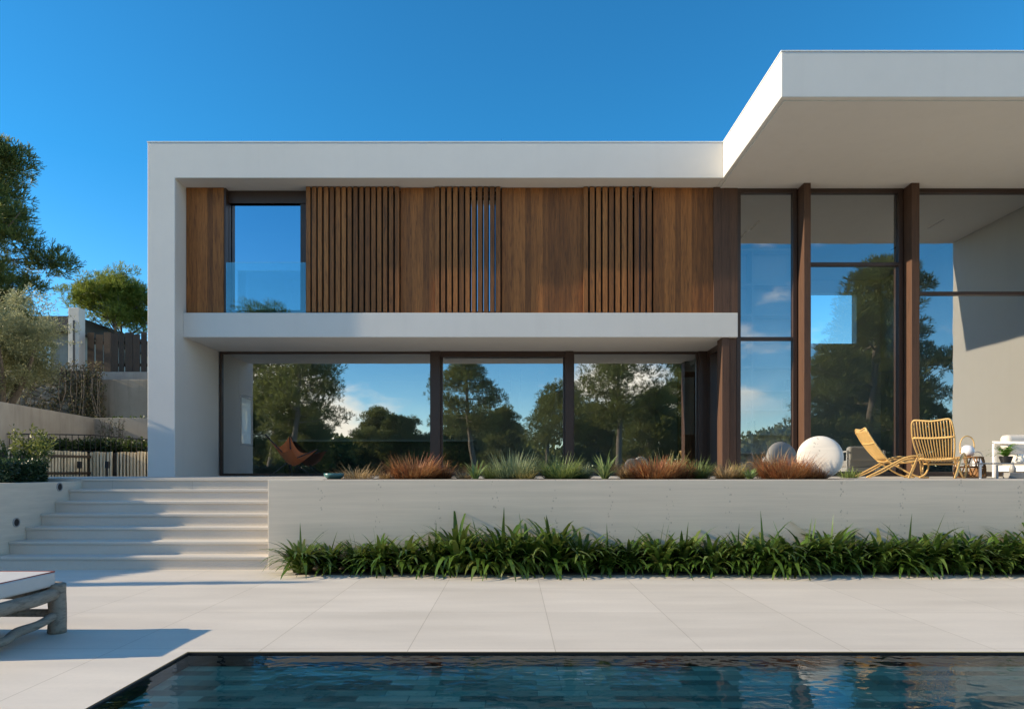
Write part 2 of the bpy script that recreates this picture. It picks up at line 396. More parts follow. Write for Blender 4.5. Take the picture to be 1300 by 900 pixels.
def struct(o, kind='structure'): o['kind'] = kind; return o
F = 866.7
def X(px, D): return (px - 650) * D / F             # photo measurements -> metres at distance D
def Z(py, D): return CAM_H + (598 - py) * D / F

# ------------------------------------------------------------------ ground, deck, pool
WALL_Y, TZ = 8.46, 1.112
PX0, PX1, PY0, PY1 = -2.195, 9.0, -5.0, 4.62
def ring(x0, x1, y0, y1, hx0, hx1, hy0, hy1, z):
    m = MB()
    m.quad((x0, y0, z), (x1, y0, z), (x1, hy0, z), (x0, hy0, z)); m.quad((x0, hy1, z), (x1, hy1, z), (x1, y1, z), (x0, y1, z))
    m.quad((x0, hy0, z), (hx0, hy0, z), (hx0, hy1, z), (x0, hy1, z)); m.quad((hx1, hy0, z), (x1, hy0, z), (x1, hy1, z), (hx1, hy1, z))
    return m
struct(ring(-900, 900, -900, 900, PX0-.5, PX1+.5, PY0-.5, PY1+.5, -.03).build('ground', 'lawn'))
struct(ring(-13.5, 13, -7, 8.6, PX0, PX1, PY0, PY1, 0).build('pool_deck', 'deck'))
b = MB()                                            # basin: shallow shelf on this side, deep beyond
ZS1, ZS2 = -.095, -1.3
b.quad((PX0, 2.4, ZS1), (PX1, 2.4, ZS1), (PX1, PY1, ZS1), (PX0, PY1, ZS1)); b.quad((PX0, PY0, ZS2), (PX1, PY0, ZS2), (PX1, 2.4, ZS2), (PX0, 2.4, ZS2))
b.quad((PX0, 2.4, ZS2), (PX1, 2.4, ZS2), (PX1, 2.4, ZS1), (PX0, 2.4, ZS1))
b.quad((PX0, PY1, ZS2), (PX0, PY1, -.018), (PX1, PY1, -.018), (PX1, PY1, ZS2)); b.quad((PX0, PY0, ZS2), (PX0, PY0, -.018), (PX0, PY1, -.018), (PX0, PY1, ZS2))
b.quad((PX1, PY0, ZS2), (PX1, PY0, -.018), (PX1, PY1, -.018), (PX1, PY1, ZS2)); b.quad((PX0, PY0, ZS2), (PX0, PY0, -.018), (PX1, PY0, -.018), (PX1, PY0, ZS2))
struct(b.build('pool_basin', 'tile'))
b = MB(); t = .012                                   # dark edge trim round the water
b.box(PX0, PX1, PY1-t, PY1-.001, -.10, -.004).box(PX0+.001, PX0+t, PY0, PY1-t, -.10, -.004)
struct(b.build('pool_edge', 'black'))
struct(MB().quad((PX0+.002, PY0, -.014), (PX1, PY0, -.014), (PX1, PY1-.002, -.014), (PX0+.002, PY1-.002, -.014)).build('pool_water', 'water'))

# ------------------------------------------------------------------ terrace, stair, walls
b = MB()
b.box(-3.02, 13, 8.66, 15.76, .4, TZ).box(-8.8, -3.022, 10.25, 15.76, .4, TZ)
struct(b.build('terrace', 'terr'))
o = MB().box(-3.025, 13, WALL_Y, 8.655, -.1, TZ+.003).build('retaining_wall', 'wall', origin=(-3.025, WALL_Y, 0), bevel=.006)
tag(o, 'long pale limestone retaining wall below the terrace with grasses on top', 'wall')
t = thing('garden_stair', 'wide flight of seven pale stone steps up to the terrace', 'steps', (-4.7, WALL_Y, 0))
for i in range(7):
    z0 = i*TZ/7; z1 = (i+1)*TZ/7; y0 = WALL_Y + i*.295
    MB().box(-6.457, -3.03, y0+.022, y0+.5 if i < 6 else y0+.03, z0-.02, z1-.036).build('riser', 'step', t)
    MB().box(-6.455, -3.028, y0, y0+.335, z1-.035, z1).build('tread', 'step', t, bevel=.004)
t = thing('stair_wall', 'low pale limestone wall on the left side of the steps', 'wall', (-6.6, WALL_Y, 0))
b = MB().prism([(-6.46, WALL_Y), (-6.46, 10.26), (-6.7, 10.26), (-6.7, 8.7), (-13, 8.7), (-13, WALL_Y)], 'z', -.02, 1.067)
b.build('wall_body', 'wall', t, bevel=.006)
for nm, y, z in (('lower', 8.89, .553), ('upper', 9.74, .995)):
    m = Matrix.Rotation(R(90), 3, 'Y')
    l = thing('wall_light', f'round black recessed wall light, {nm} of the two in the stair side wall', 'wall light', (-6.455, y, z), 'recessed lights beside the steps')
    MB().lathe([(.062, -.01), (.062, .008), (.05, .010), (.046, -.004)], (-6.456, y, z), 20, m).build('light_rim', 'steel', l, smooth=False)
    MB().lathe([(.052, -.008), (.046, .004), (.03, .007), (.0, .007)], (-6.455, y, z), 18, m).build('light_face', 'black', l)
struct(MB().box(-13, -6.71, 8.71, 10.8, 0, 1.045).build('planting_bed', 'soil'))

# ------------------------------------------------------------------ the villa
ZSF, ZR = 7.11, 7.825
FY, TY, GY, BY, KY = 13.73, 14.19, 15.8, 14.06, 21.0
XL, XI = -7.332, -6.778
V = thing('villa', 'white modern flat roofed villa with timber clad upper floor and tall glazing', 'house', (0, 14, TZ))
prof = [(XL, TZ-.6), (XL, ZR), (4.244, ZR), (4.244, ZSF), (XI, ZSF), (XI, TZ-.6)]
MB().prism(prof, 'y', FY, 16.9).build('concrete_frame', 'stucco', V, bevel=.012)
b = MB().box(XL, XI, 16.9, 17.03, TZ-.6, ZR).box(XL, XI, 17.97, KY+.3, TZ-.6, ZR).box(XL, XI, 17.03, 17.97, TZ-.6, 1.85).box(XL, XI, 17.03, 17.97, 3.15, ZR)
b.build('side_wall', 'stucco', V)
MB().box(XI, 4.244, 16.9, KY+.3, ZSF, ZR).build('roof', 'stucco', V)
cp = MB().box(4.246, 12.2, 10.76, KY+.3, ZSF, ZR).build('canopy', 'stucco', V, bevel=.012)
MB().box(4.246+.075, 12.1, 10.76+.085, KY, ZSF-.022, ZSF-.001).build('soffit_panel', 'stucco', cp)
MB().box(11.35, 11.85, 10.88, KY+.3, -.3, ZSF-.024).build('side_wall', 'stucco', V, bevel=.01)
MB().prism([(XL-.008, ZR+.001), (XL-.008, ZR+.022), (4.238, ZR+.022), (4.238, ZR+.001)], 'y', FY-.008, FY+.4).build('coping', 'white', V, bevel=.003)
MB().box(4.238, 12.2, 10.752, 11.1, ZR+.001, ZR+.022).build('coping', 'white', V, bevel=.003); MB().box(4.238, 4.6, 11.102, KY, ZR+.001, ZR+.022).build('coping', 'white', V, bevel=.003)
b = MB()                                            # back wall with the high window of the tall room
bx0, bx1, bz0, bz1 = 9.2, 10.6, 5.14, 6.7
b.box(XI, bx0, KY, KY+.3, 0, ZSF).box(bx1, 11.35, KY, KY+.3, 0, ZSF).box(bx0, bx1, KY, KY+.3, 0, bz0).box(bx0, bx1, KY, KY+.3, bz1, ZSF)
b.build('back_wall', 'inwall', V)
MB().box(XI, 11.35, GY-.03, KY, TZ-.3, TZ+.004).build('interior_floor', 'terr', V)
sl_ = MB().box(XI+.002, 4.654, BY, GY, 3.977, 4.48).build('balcony_slab', 'stucco', V, bevel=.01)
MB().box(XI, 4.5, GY, KY, 4.0, 4.46).build('floor_slab', 'inwall', V)
MB().box(4.40, 4.52, 14.46, 19.5, 4.48, ZSF-.03).box(4.40, 4.52, 17.6, KY, TZ, 4.48).build('partition_wall', 'inwall', V)
# roof line drip seam under the fascia: small shadow groove is the soffit step itself
# --- upper floor cladding
zc0, zc1 = 4.485, ZSF-.004
def planks(px0, px1, D, y1, name='plank_panel', w=.118, mat='plank'):
    m = MB(); a, c = X(px0, D), X(px1, D); n = max(1, round((c-a)/w)); w = (c-a)/n
    for i in range(n):
        j = random.uniform(-.002, .002)
        m.box(a+i*w+.0012, a+(i+1)*w-.0012, D+j, y1, zc0, zc1)
    return m.build(name, mat, V)
def slats(px0, px1, D, n, name='slat_screen'):
    m = MB(); a, c = X(px0, D), X(px1, D); p = (c-a)/n
    for i in range(n):
        wv = p*random.uniform(.64, .74)
        m.box(a+i*p, a+i*p+wv, D+random.uniform(0, .006), D+.055, zc0+.02, zc1-.012)
    o = m.build(name, 'slat', V)
    MB().box(a, c-.03, D+.058, D+.07, zc0+.004, zc0+.05).build('screen_rail', 'frame', o); MB().box(a, c-.03, D+.058, D+.07, zc1-.07, zc1-.01).build('screen_rail', 'frame', o)
    return o
planks(236.5, 284, TY, TY+.05)
slats(388.5, 509, 14.115, 16); slats(552, 637.5, 14.115, 11); slats(741, 830, 14.115, 11)
planks(508.5, 552, TY, TY+.05); planks(637, 741, TY, TY+.05); planks(829.5, 906, TY, TY+.05); planks(906, 936.5, TY-.03, TY+.05, 'corner_panel', .16, 'post')
# wall with window openings behind the screens
def window(name, x0, x1, z0, z1, y, fw=.07, depth=.1, glass='glass', vbars=(), hbars=(), parent=None, label=None):
    m = MB()
    m.box(x0, x0+fw, y-depth/2, y+depth/2, z0, z1).box(x1-fw, x1, y-depth/2, y+depth/2, z0, z1)
    m.box(x0+fw, x1-fw, y-depth/2+.002, y+depth/2-.002, z1-fw, z1).box(x0+fw, x1-fw, y-depth/2+.002, y+depth/2-.002, z0, z0+fw)
    xs = [x0+fw] + [v for v in vbars] + [x1-fw]; zs = [z0+fw] + [v for v in hbars] + [z1-fw]
    for v in vbars: m.box(v-.03, v+.03, y-depth/2+.004, y+depth/2-.004, z0+fw, z1-fw)
    for v in hbars: m.box(x0+fw, x1-fw, y-depth/2+.006, y+depth/2-.006, v-.035, v+.035)
    w = m.build(name, 'frame', parent or V, bevel=.004)
    for i in range(len(xs)-1):
        for k in range(len(zs)-1):
            MB().quad((xs[i]-.01, y, zs[k]-.01), (xs[i+1]+.01, y, zs[k]-.01), (xs[i+1]+.01, y, zs[k+1]+.01), (xs[i]-.01, y, zs[k+1]+.01)).build('pane', glass, w)
    return w
UY = 14.42
def ux(px): return X(px, UY)
openings = [(284, 390), (590, 632), (797, 815)]
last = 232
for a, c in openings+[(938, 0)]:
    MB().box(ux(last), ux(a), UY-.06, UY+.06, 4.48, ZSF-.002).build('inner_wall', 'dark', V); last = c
for i, (a, c) in enumerate(openings):
    window('bedroom_window' if i == 0 else 'screened_window', ux(a)+.003, ux(c)-.003, 4.482, ZSF-.003, UY+.01, .13 if i == 0 else .05, .10, 'glass_up')
MB().box(ux(284), ux(390), UY-.07, UY-.055, ZSF-.26, ZSF-.004).build('window_head', 'frame', V)
MB().box(X(284.5, TY), X(286.5, TY), TY+.002, UY-.08, 4.49, ZSF-.01).build('window_reveal', 'frame', V)
bg_ = MB().box(X(287, 14.12), X(388, 14.12), 14.125, 14.14, 4.483, Z(333, 14.12)).build('glass_balustrade', 'bal_glass', V)
# --- ground floor glazing
gz1 = 3.974
def gx(px): return X(px, GY)
window('sliding_window', gx(280), gx(549), TZ+.006, gz1, GY, .05, .1, 'glass_low')
window('sliding_window', gx(559), gx(718), TZ+.006, gz1, GY, .06, .1, 'glass_low')
window('sliding_window', gx(726), gx(886), TZ+.006, gz1, GY, .05, .1, 'glass_low')
for a, c in ((547.5, 559.5), (717, 727)):
    MB().box(gx(a), gx(c), GY-.14, GY+.12, TZ+.006, gz1-.002).build('mullion', 'frame', V, bevel=.004)
MB().box(gx(549), gx(718), GY-.1, GY-.055, gz1-.13, gz1-.004).build('window_head', 'frame', V)
MB().box(gx(885), gx(898), GY-.12, GY+.12, TZ+.006, gz1-.002).build('jamb', 'frame', V, bevel=.004)
# return glazing between the two facade planes
rx = 4.53
m = MB().box(rx-.05, rx+.05, GY-.35, GY-.13, TZ+.006, gz1-.002).box(rx-.05, rx+.05, TY+.13, GY-.35, gz1-.12, gz1-.003).box(rx-.05, rx+.05, TY+.13, GY-.35, TZ+.006, TZ+.08)
rw = m.build('return_window', 'frame', V)
MB().quad((rx, TY+.1, TZ+.05), (rx, GY-.3, TZ+.05), (rx, GY-.3, gz1-.1), (rx, TY+.1, gz1-.1)).build('pane', 'glass', rw)
# --- tall glazing and posts
def post(x0, x1, y0, z1=ZSF-.025, y1=TY+.12):
    return MB().box(x0, x1, y0, y1, TZ+.003, z1).build('post', 'post', V, bevel=.006)
pD = 13.9
MB().box(4.34, 4.49, 14.10, TY+.25, TZ+.003, 3.975).build('post', 'post', V, bevel=.006)
MB().box(4.494, 4.645, 14.135, TY+.25, TZ+.003, 3.975).build('post', 'post', V, bevel=.006)
post(X(1020.8, pD), X(1029.5, pD), pD); post(X(1157.5, pD), X(1167.5, pD), pD)
zt = ZSF-.027
a0, a1 = 4.66, X(1019.5, pD)-.003; b0, b1 = X(1029.5, pD)+.003, X(1156.5, pD)-.003; c0 = X(1168, pD)+.003
window('tall_window', a0, a1, TZ+.006, zt, TY+.04, .09, .12, 'glass', hbars=(Z(430, TY),))
window('tall_window', b0, b1, TZ+.006, zt, TY+.04, .09, .12, 'glass', hbars=(Z(335.5, TY),))
window('tall_window', c0, 11.345, TZ+.006, zt, TY+.04, .09, .12, 'glass', hbars=(Z(372.5, TY),))
for p, y in ((X(958, 16.3), 16.3), (X(943, 17), 17.0), (X(1188, 16.2), 16.2), (X(1140, 17.8), 17.8)):
    MB().box(p-.025, p+.025, y-.3, y+.3, ZSF-.034, ZSF-.024).build('ceiling_slot', 'black', V)
# --- interior pieces that show through the glass
w = window('side_window', 0, 1, 1.85, 3.15, 0, .05, .1)      # placeholder replaced below by a frame in the side wall
for c in list(w.children): bpy.data.objects.remove(c)
bpy.data.objects.remove(w)
m = MB(); xx = XI-.05
m.box(xx-.04, xx+.06, 17.031, 17.10, 1.851, 3.149).box(xx-.04, xx+.06, 17.90, 17.969, 1.851, 3.149).box(xx-.04, xx+.06, 17.10, 17.90, 3.08, 3.149).box(xx-.04, xx+.06, 17.10, 17.90, 1.851, 1.92)
sw = m.build('side_window', 'frame', V)
g = G('lit_blind'); M['litblind'] = g.out(g.n('ShaderNodeMixShader', {0: .8, 1: g.n('ShaderNodeBsdfDiffuse', {'Color': (.8, .85, .8, 1)}).outputs[0], 2: g.n('ShaderNodeBsdfTranslucent', {'Color': (.85, .92, .86, 1)}).outputs[0]}).outputs[0])
MB().quad((xx-.02, 17.09, 1.91), (xx-.02, 17.91, 1.91), (xx-.02, 17.91, 3.09), (xx-.02, 17.09, 3.09)).build('blind', 'litblind', sw)
m = MB(); m.box(4.02, 4.14, 16.5, 16.6, TZ+.005, 3.62).box(4.42, 4.5, 16.5, 16.6, TZ+.005, 3.62).box(4.14, 4.42, 16.5, 16.6, 3.50, 3.62).box(4.14, 4.42, 16.52, 16.58, TZ+.005, 2.1)
m.build('inner_door', 'doorwood', V)
t = thing('kitchen_island', 'dark kitchen island with thin pale worktop behind the left window', 'kitchen island', (-3.6, 18.8, TZ))
MB().box(-6.2, -1.1, 18.62, 18.99, TZ+.005, 2.02).build('cabinet', 'island', t)
MB().box(-6.3, -1.0, 18.4, 19.4, 2.022, 2.072).build('worktop', 'worktop', t, bevel=.004)
for i, px in enumerate((633, 648, 661, 682, 706)):
    x = X(px, 18.5); z0, z1 = 2.92, 3.38
    p = thing('pendant_lamp', ('slim pendant lamp inside the middle window, %s of five from the left' % ('first', 'second', 'third', 'fourth', 'fifth')[i]), 'pendant lamp', (x, 18.5, 3.995), 'pendant lamps over the kitchen')
    MB().tube([(x, 18.5, z1), (x, 18.5, 3.995)], .006, 6).build('cord', 'black', p)
    MB().lathe([(.01, z1), (.045, z1-.03), (.045, z0), (.03, z0)], (x, 18.5, 0), 14).build('lamp_shade', 'worktop', p, smooth=False)
bs = thing('bookcase', 'tall pale blue-grey bookcase behind the first tall window', 'bookcase', (5.6, 15.8, TZ))
bx = [4.6, 5.75, 7.3]
m = MB().box(4.58, 6.62, 16.06, 16.1, TZ+.005, 6.35); m.build('back_panel', 'shelf', bs)
sh = [1.18, 1.62, 2.05, 2.62, 3.05, 3.6, 4.2, 4.8, 5.5, 6.3]
m = MB()
for z in sh: m.box(4.60, 6.60, 15.74, 16.058, z, z+.045)
m.build('shelf_boards', 'shelf', bs)
m = MB()
for x in (4.56, 5.52, 6.58): m.box(x, x+.045, 15.72, 16.059, TZ+.006, 6.34)
m.build('uprights', 'shelf', bs)
random.seed(3)
for k, (px, shelf, cols) in enumerate(((952, 2, 'book1'), (957, 2, 'book2'), (967, 0, 'book1'), (972, 0, 'book1'), (1003, 3, 'book1'), (997, 3, 'book2'), (1000, 4, 'book1'))):
    x = X(px, 15.85); z = sh[shelf]+.047; h = random.uniform(.24, .32)
    m = MB().box(x-.02, x+.02, 15.8, 15.96, z, z+h)
    tag(m.build('book', cols, origin=(x, 15.9, z), bevel=.003), '%s book in the bookcase, %s' % ('pale' if cols == 'book1' else 'dark', ('low left end', 'low left, against a pale one', 'bottom shelf, left of its pair', 'bottom shelf, right of its pair', 'middle shelf, right of a dark one', 'middle shelf, left of a pale one', 'upper shelf, right end')[k]), 'book', 'books in the bookcase')

# ------------------------------------------------------------------ left background: banks, walls, fences
struct(MB().prism([(-9.35, 12.62), (-8.85, 14.36), (XL-.004, 14.36), (XL-.004, 19.02), (-11.5, 19.02), (-11.0, 12.6)], 'z', 0, 1.60).build('planting_bed', 'soil'))
b = MB()
b.prism([(-60, 2), (-12.0, 2), (-10.95, 12.4), (-11.1, 14.6), (-11.75, 19.1), (XL-.005, 19.1), (XL-.005, 22.2), (-60, 22.2)], 'z', 0, 2.52)
b.box(-60, XL-.005, 22.2, 46, 0, 4.08); struct(b.build('hillside', 'hill'))
b = MB().prism([(-60, 46), (XL+30, 46), (XL+40, 140), (-150, 140)], 'z', 0, 4.5); struct(b.build('hill', 'hill'))
o = MB().prism([(XL-.006, 19.02), (XL-.006, 19.22), (-11.85, 19.22), (-11.1, 14.6), (-10.85, 12.3), (-10.65, 12.3), (-10.9, 14.6), (-11.64, 19.02)], 'z', 0, 2.70).build('garden_wall', 'conc', bevel=.01)
tag(o, 'grey concrete garden wall, lower of the two on the bank, bending behind the black railing', 'wall')
o = MB().box(-13.45, XL-.01, 21.9, 22.2, 2.0, 4.16).build('garden_wall', 'conc2', bevel=.01)
tag(o, 'stained brown concrete wall under the dark board fence', 'wall')
m = MB(); m.box(-26, -13.46, 21.75, 22.2, 2.0, 4.42); o = m.build('stone_wall', 'stone'); tag(o, 'rough rubble stone wall behind the olive tree', 'wall')
o = MB().box(-14.3, XL-.01, 22.9, 23.1, 4.0, 4.55).build('block_wall', 'conc', bevel=.005); tag(o, 'low row of grey concrete blocks carrying the dark board fence', 'wall')
m = MB(); m.box(-14.66, -14.30, 22.55, 22.88, 4.0, 6.62); t = thing('gate_pillar', 'pale concrete gate pillar beside the dark board fence', 'pillar', (-14.6, 22.7, 4.0))
m.build('pillar_body', 'pillar', t, bevel=.015); MB().box(-14.50, -14.44, 22.535, 22.549, 4.2, 6.2).build('slot', 'black', t)
random.seed(5)
t = thing('board_fence', 'dark brown vertical board fence on top of the concrete blocks', 'fence', (-11, 23, 4.55)); x = -14.3; m = MB()
while x < XL-.05:
    w = random.uniform(.16, .27); m.box(x, x+w, 22.98+random.uniform(-.01, .01), 23.01, 4.565, 5.85+random.uniform(-.03, .05)); x += w+random.uniform(.005, .055)
m.build('boards', 'dkfence', t); m = MB().box(-14.3, XL-.02, 23.025, 23.07, 4.75, 4.85).box(-14.3, XL-.02, 23.025, 23.07, 5.5, 5.6); m.build('rails', 'dkfence', t)
t = thing('slat_fence', 'low fence of narrow pale wooden pales at the back of the stair landing', 'fence', (-8.3, 14.3, TZ)); m = MB()
def along(pts, step):
    out = []
    for (p, q) in zip(pts[:-1], pts[1:]):
        p, q = Vector(p), Vector(q); n = int((q-p).length/step)
        for i in range(n): out.append((p.lerp(q, i/n), (q-p).normalized()))
    return out
for p, d in along([(-9.32, 12.6, 0), (-8.83, 14.3, 0), (XL-.02, 14.3, 0)], .068):
    if random.random() < .08: continue
    w = random.choice((.03, .038, .045)); q = p+d*w; h = 1.625+random.uniform(-.012, .012)
    m.beam((p+q)/2+Vector((0, 0, 1.0)), (p+q)/2+Vector((0, 0, h)), w, .035, up=(d.y, -d.x, 0))
m.build('pales', 'pales', t)
m = MB()
for z in (1.18, 1.52):
    m.beam((-9.30, 12.65, z), (-8.80, 14.345, z), .03, .05); m.beam((-8.80, 14.335, z), (XL-.03, 14.335, z), .03, .05)
m.build('rails', 'dkfence', t)
t = thing('metal_railing', 'thin black metal railing along the planted bank left of the house', 'railing', (-9.4, 15.3, 1.6)); m = MB()
rp = [(-11.0, 14.75, 2.03), (-9.45, 15.3, 2.03), (XL-.05, 15.3, 1.86)]
for p, q in zip(rp[:-1], rp[1:]): m.beam(p, q, .03, .022); m.beam((p[0], p[1], p[2]-.36), (q[0], q[1], q[2]-.36), .03, .02)
m.build('rails', 'black', t); m = MB()
for p, d in along(rp, .115): m.tube([p, p-Vector((0, 0, .40))], .008, 5)
m.build('balusters', 'black', t)
for k, px in enumerate((101, 136.5)):
    x = X(px, 13.9); t = thing('bollard_lamp', 'small black garden bollard lamp before the pale slat fence, %s of the pair' % ('left', 'right')[k], 'lamp', (x, 13.9, TZ), 'bollard lamps before the slat fence')
    MB().tube([(x, 13.9, TZ), (x, 13.9, 1.28)], .013, 8).build('stem', 'black', t); MB().box(x-.035, x+.035, 13.865, 13.935, 1.28, 1.42).build('lamp_head', 'black', t, bevel=.006)
t = thing('neighbour_house', 'neighbouring house with low dark roof behind the olive tree', 'house', (-24, 34, 4.1))
MB().box(-31, -20.6, 32, 40, 4, 7.7).build('wall', 'conc', t); MB().box(-31.4, -20.2, 31.6, 40.4, 7.7, 8.4).build('roof', 'roofdk', t)
MB().box(-23.2, -21.6, 31.95, 31.99, 5.2, 7.2).build('window', 'glass_up', t)

# ------------------------------------------------------------------ foliage
def rnd_unit():
    while True:
        v = Vector((random.uniform(-1, 1), random.uniform(-1, 1), random.uniform(-1, 1)))
        if .05 < v.length < 1: return v.normalized()
def tuft(m, p, d, L, w, n):
    for _ in range(n):
        e = (d*1.1 + rnd_unit()*.85).normalized(); s_ = e.cross(rnd_unit()).normalized()*w*.5; q = p+e*L*random.uniform(.7, 1.15)
        b = len(m.v); m.v += [tuple(p-s_*.6), tuple(p+s_*.6), tuple(q+s_*.9), tuple(q-s_*.9)]; m.f.append((b, b+1, b+2, b+3))
def leafcloud(m, c, rad, n, L, w, up=.3, shell=.5):
    c = Vector(c)
    for _ in range(n):
        u = rnd_unit(); r = random.random()**shell; p = c + Vector((u.x*rad[0], u.y*rad[1], u.z*rad[2]))*r
        e = (u*.7 + rnd_unit()*.8 + Vector((0, 0, up))).normalized(); s_ = e.cross(rnd_unit()).normalized()*w*.5
        a = p+e*L*.5; q = p+e*L; b = len(m.v); m.v += [tuple(p), tuple(a+s_), tuple(q), tuple(a-s_)]; m.f.append((b, b+1, b+2, b+3))
def make_pine(label, seed, H, crown0, spread, leaf='pine', group=None, lean=(.6, .2), dens=1.0, umbrella=False, stems=1, tl=.24):
    random.seed(seed); root = proto('pine_tree', label, 'tree', group)
    tr = MB(); cr_ = MB(); clusters = []
    for s_ in range(stems):
        off = Vector((random.uniform(-1, 1), random.uniform(-1, 1), 0))*(spread*.35 if stems > 1 else 0)
        lx, ly = lean; pts = []; rad = []
        for i in range(7):
            t_ = i/6; pts.append(Vector((lx*t_*H*.12+.16*math.sin(t_*5+seed+s_), ly*t_*H*.12+.16*math.cos(t_*4+seed), t_*H*.93))+off*t_*1.5); rad.append((H*.022+.02)*(1-.78*t_)/(1 if stems == 1 else 1.5))
        tr.tube(pts, rad, 9, 3)
        nl = int((22 if stems == 1 else 12))
        for k in range(nl):
            t_ = crown0+(1-crown0)*(k+.5)/nl; i = min(5, int(t_*6)); base = pts[i].lerp(pts[i+1], t_*6-i)
            az = k*2.4+random.uniform(-.5, .5)
            rel = (t_-crown0)/(1-crown0)
            if umbrella: Ln = spread*(.55+.45*random.random())*(1.0-.35*rel); rise = Ln*(.75-.55*rel)
            else: Ln = spread*random.uniform(.55, 1.05)*(1-.72*rel**1.6)*(.65+.35*min(1, rel*3)); rise = Ln*random.uniform(.05, .45)
            end = base+Vector((math.cos(az)*Ln, math.sin(az)*Ln, rise)); mid = base.lerp(end, .5)+Vector((0, 0, -.08*Ln))+rnd_unit()*.12
            tr.tube([base, mid, end], [.012+.018*Ln, .01+.010*Ln, .012], 6, 2)
            for q in range(5 if Ln > 1 else 3):
                f = random.uniform(.45, 1.05); c = base.lerp(end, f)+rnd_unit()*Ln*.24; clusters.append((c, random.uniform(.42, .85)*(spread/2.6)**.6))
                if q < 3: tr.tube([base.lerp(end, f*.8), c], [.022, .008], 5)
        clusters.append((pts[-1]+Vector((0, 0, .2)), .7))
    for c, r in clusters:
        n = int(85*dens*r*r/.36)
        for _ in range(n):
            u = rnd_unit()
            if u.z < -.35 and random.random() < .65: continue
            p = c+Vector((u.x*r, u.y*r, u.z*r*.62))*random.random()**.45
            tuft(cr_, p, (u+Vector((0, 0, .7))).normalized(), tl, .026, 6)
    tr.build('trunk', 'bark', root, smooth=True); cr_.build('crown', leaf, root)
    return root
def place(o, x, y, z, s=1.0, rz=0.0, label=None, group=None, sx=None):
    o.location = (x, y, z); o.rotation_euler = (0, 0, rz); o.scale = (s, s, s) if sx is None else (s*sx, s*sx, s)
    if label: o['label'] = label
    if group: o['group'] = group
    return o
pA = make_pine('tall dark pine at the left edge, crown cut off by the picture side', 11, 10.0, .25, 3.3, lean=(.3, .1), dens=1.0)
place(pA, -20.3, 25, 4.0, 1.0, .4)
pB = make_pine('lower spreading pine between the tall pine and the olive tree', 23, 6.6, .32, 3.2, lean=(.2, .1), dens=1.0)
place(pB, -20.1, 26.5, 3.9, .66, 1.2)
pC = make_pine('sunlit umbrella pine behind the dark board fence', 31, 7.4, .5, 3.0, 'pine_b', lean=(.15, 0), dens=.5, umbrella=True, stems=3)
place(pC, X(168, 34), 34, 4.9, .77, .3)
# pines across the pool, seen in the glass
pD_ = make_pine('pine across the pool', 47, 9.0, .45, 3.1, lean=(-.9, .2), dens=.42)
refl = [(-2.2, -13, 1.0, .3, pD_, 'leaning pine across the pool, mirrored in the middle window'), (6.9, -15, 1.2, 2.6, pD_, 'straight pine across the pool, mirrored in the right ground floor window'),
        (-13.5, -10, 1.05, 4.1, pD_, 'tall pine across the pool, mirrored at the left end of the glass'), (21.5, -13, 1.42, .5, pA, 'tallest pine across the pool, mirrored in the tall windows'),
        (20.6, -17, 1.0, 3.3, pD_, 'slender pine across the pool, mirrored beside the first tall post'), (-8.8, -24, .85, 2.2, pB, 'short pine far across the pool, mirrored in the left window'),
        (27, -20, 1.35, 4.0, pB, 'broad pine across the pool, mirrored in the right tall window'), (-5.0, -30, .95, 5.0, pB, 'far short pine across the pool behind the leaning one'),
        (12.5, -30, 1.25, 1.0, pB, 'far broad pine across the pool right of the straight one'), (3.0, -34, 1.0, 2.9, pD_, 'farthest pine across the pool in the middle of the view'),
        (-18.6, -20, 1.5, 2.6, pD_, 'pine across the pool at the far left of the garden'),
        (-15.5, -19, .9, .2, pB, 'bushy pine across the pool, mirrored left of the orange chair'), (-11.5, -28, 1.0, 3.9, pB, 'bushy pine far across the pool, mirrored over the teal bowl'),
        (-1.0, -40, 1.15, .9, pB, 'hazy broad pine far across the pool behind the leaning one'), (8.5, -38, 1.2, 4.4, pB, 'hazy broad pine far across the pool behind the straight one'),
        (17.0, -36, 1.3, 5.3, pA, 'tall pine far across the pool at the right'), (31, -30, 1.5, 2.2, pA, 'tall pine far across the pool at the far right'),
        (4.6, -22, .95, 1.6, pD_, 'young pine across the pool between the leaning and the straight one'), (-24, -30, 1.3, 1.6, pB, 'broad pine far across the pool at the far left')]
for i, (x, y, s, rz, src, lab) in enumerate(refl):
    o = pD_ if i == 0 else copy_thing(src)
    place(o, x, y, -.05, s, rz, lab, 'pines across the pool mirrored in the glass')
# far wood
random.seed(77); m = MB()
for k in range(70):
    a = R(random.uniform(195, 345)); d = random.uniform(46, 62); c = (d*math.cos(a), d*math.sin(a), random.uniform(1.2, 3.2)); r = random.uniform(2.2, 3.8)
    leafcloud(m, c, (r*1.3, r*1.3, r), 1500, .6, .4, .4, .4)
struct(m.build('far_wood', 'pine'), 'stuff')
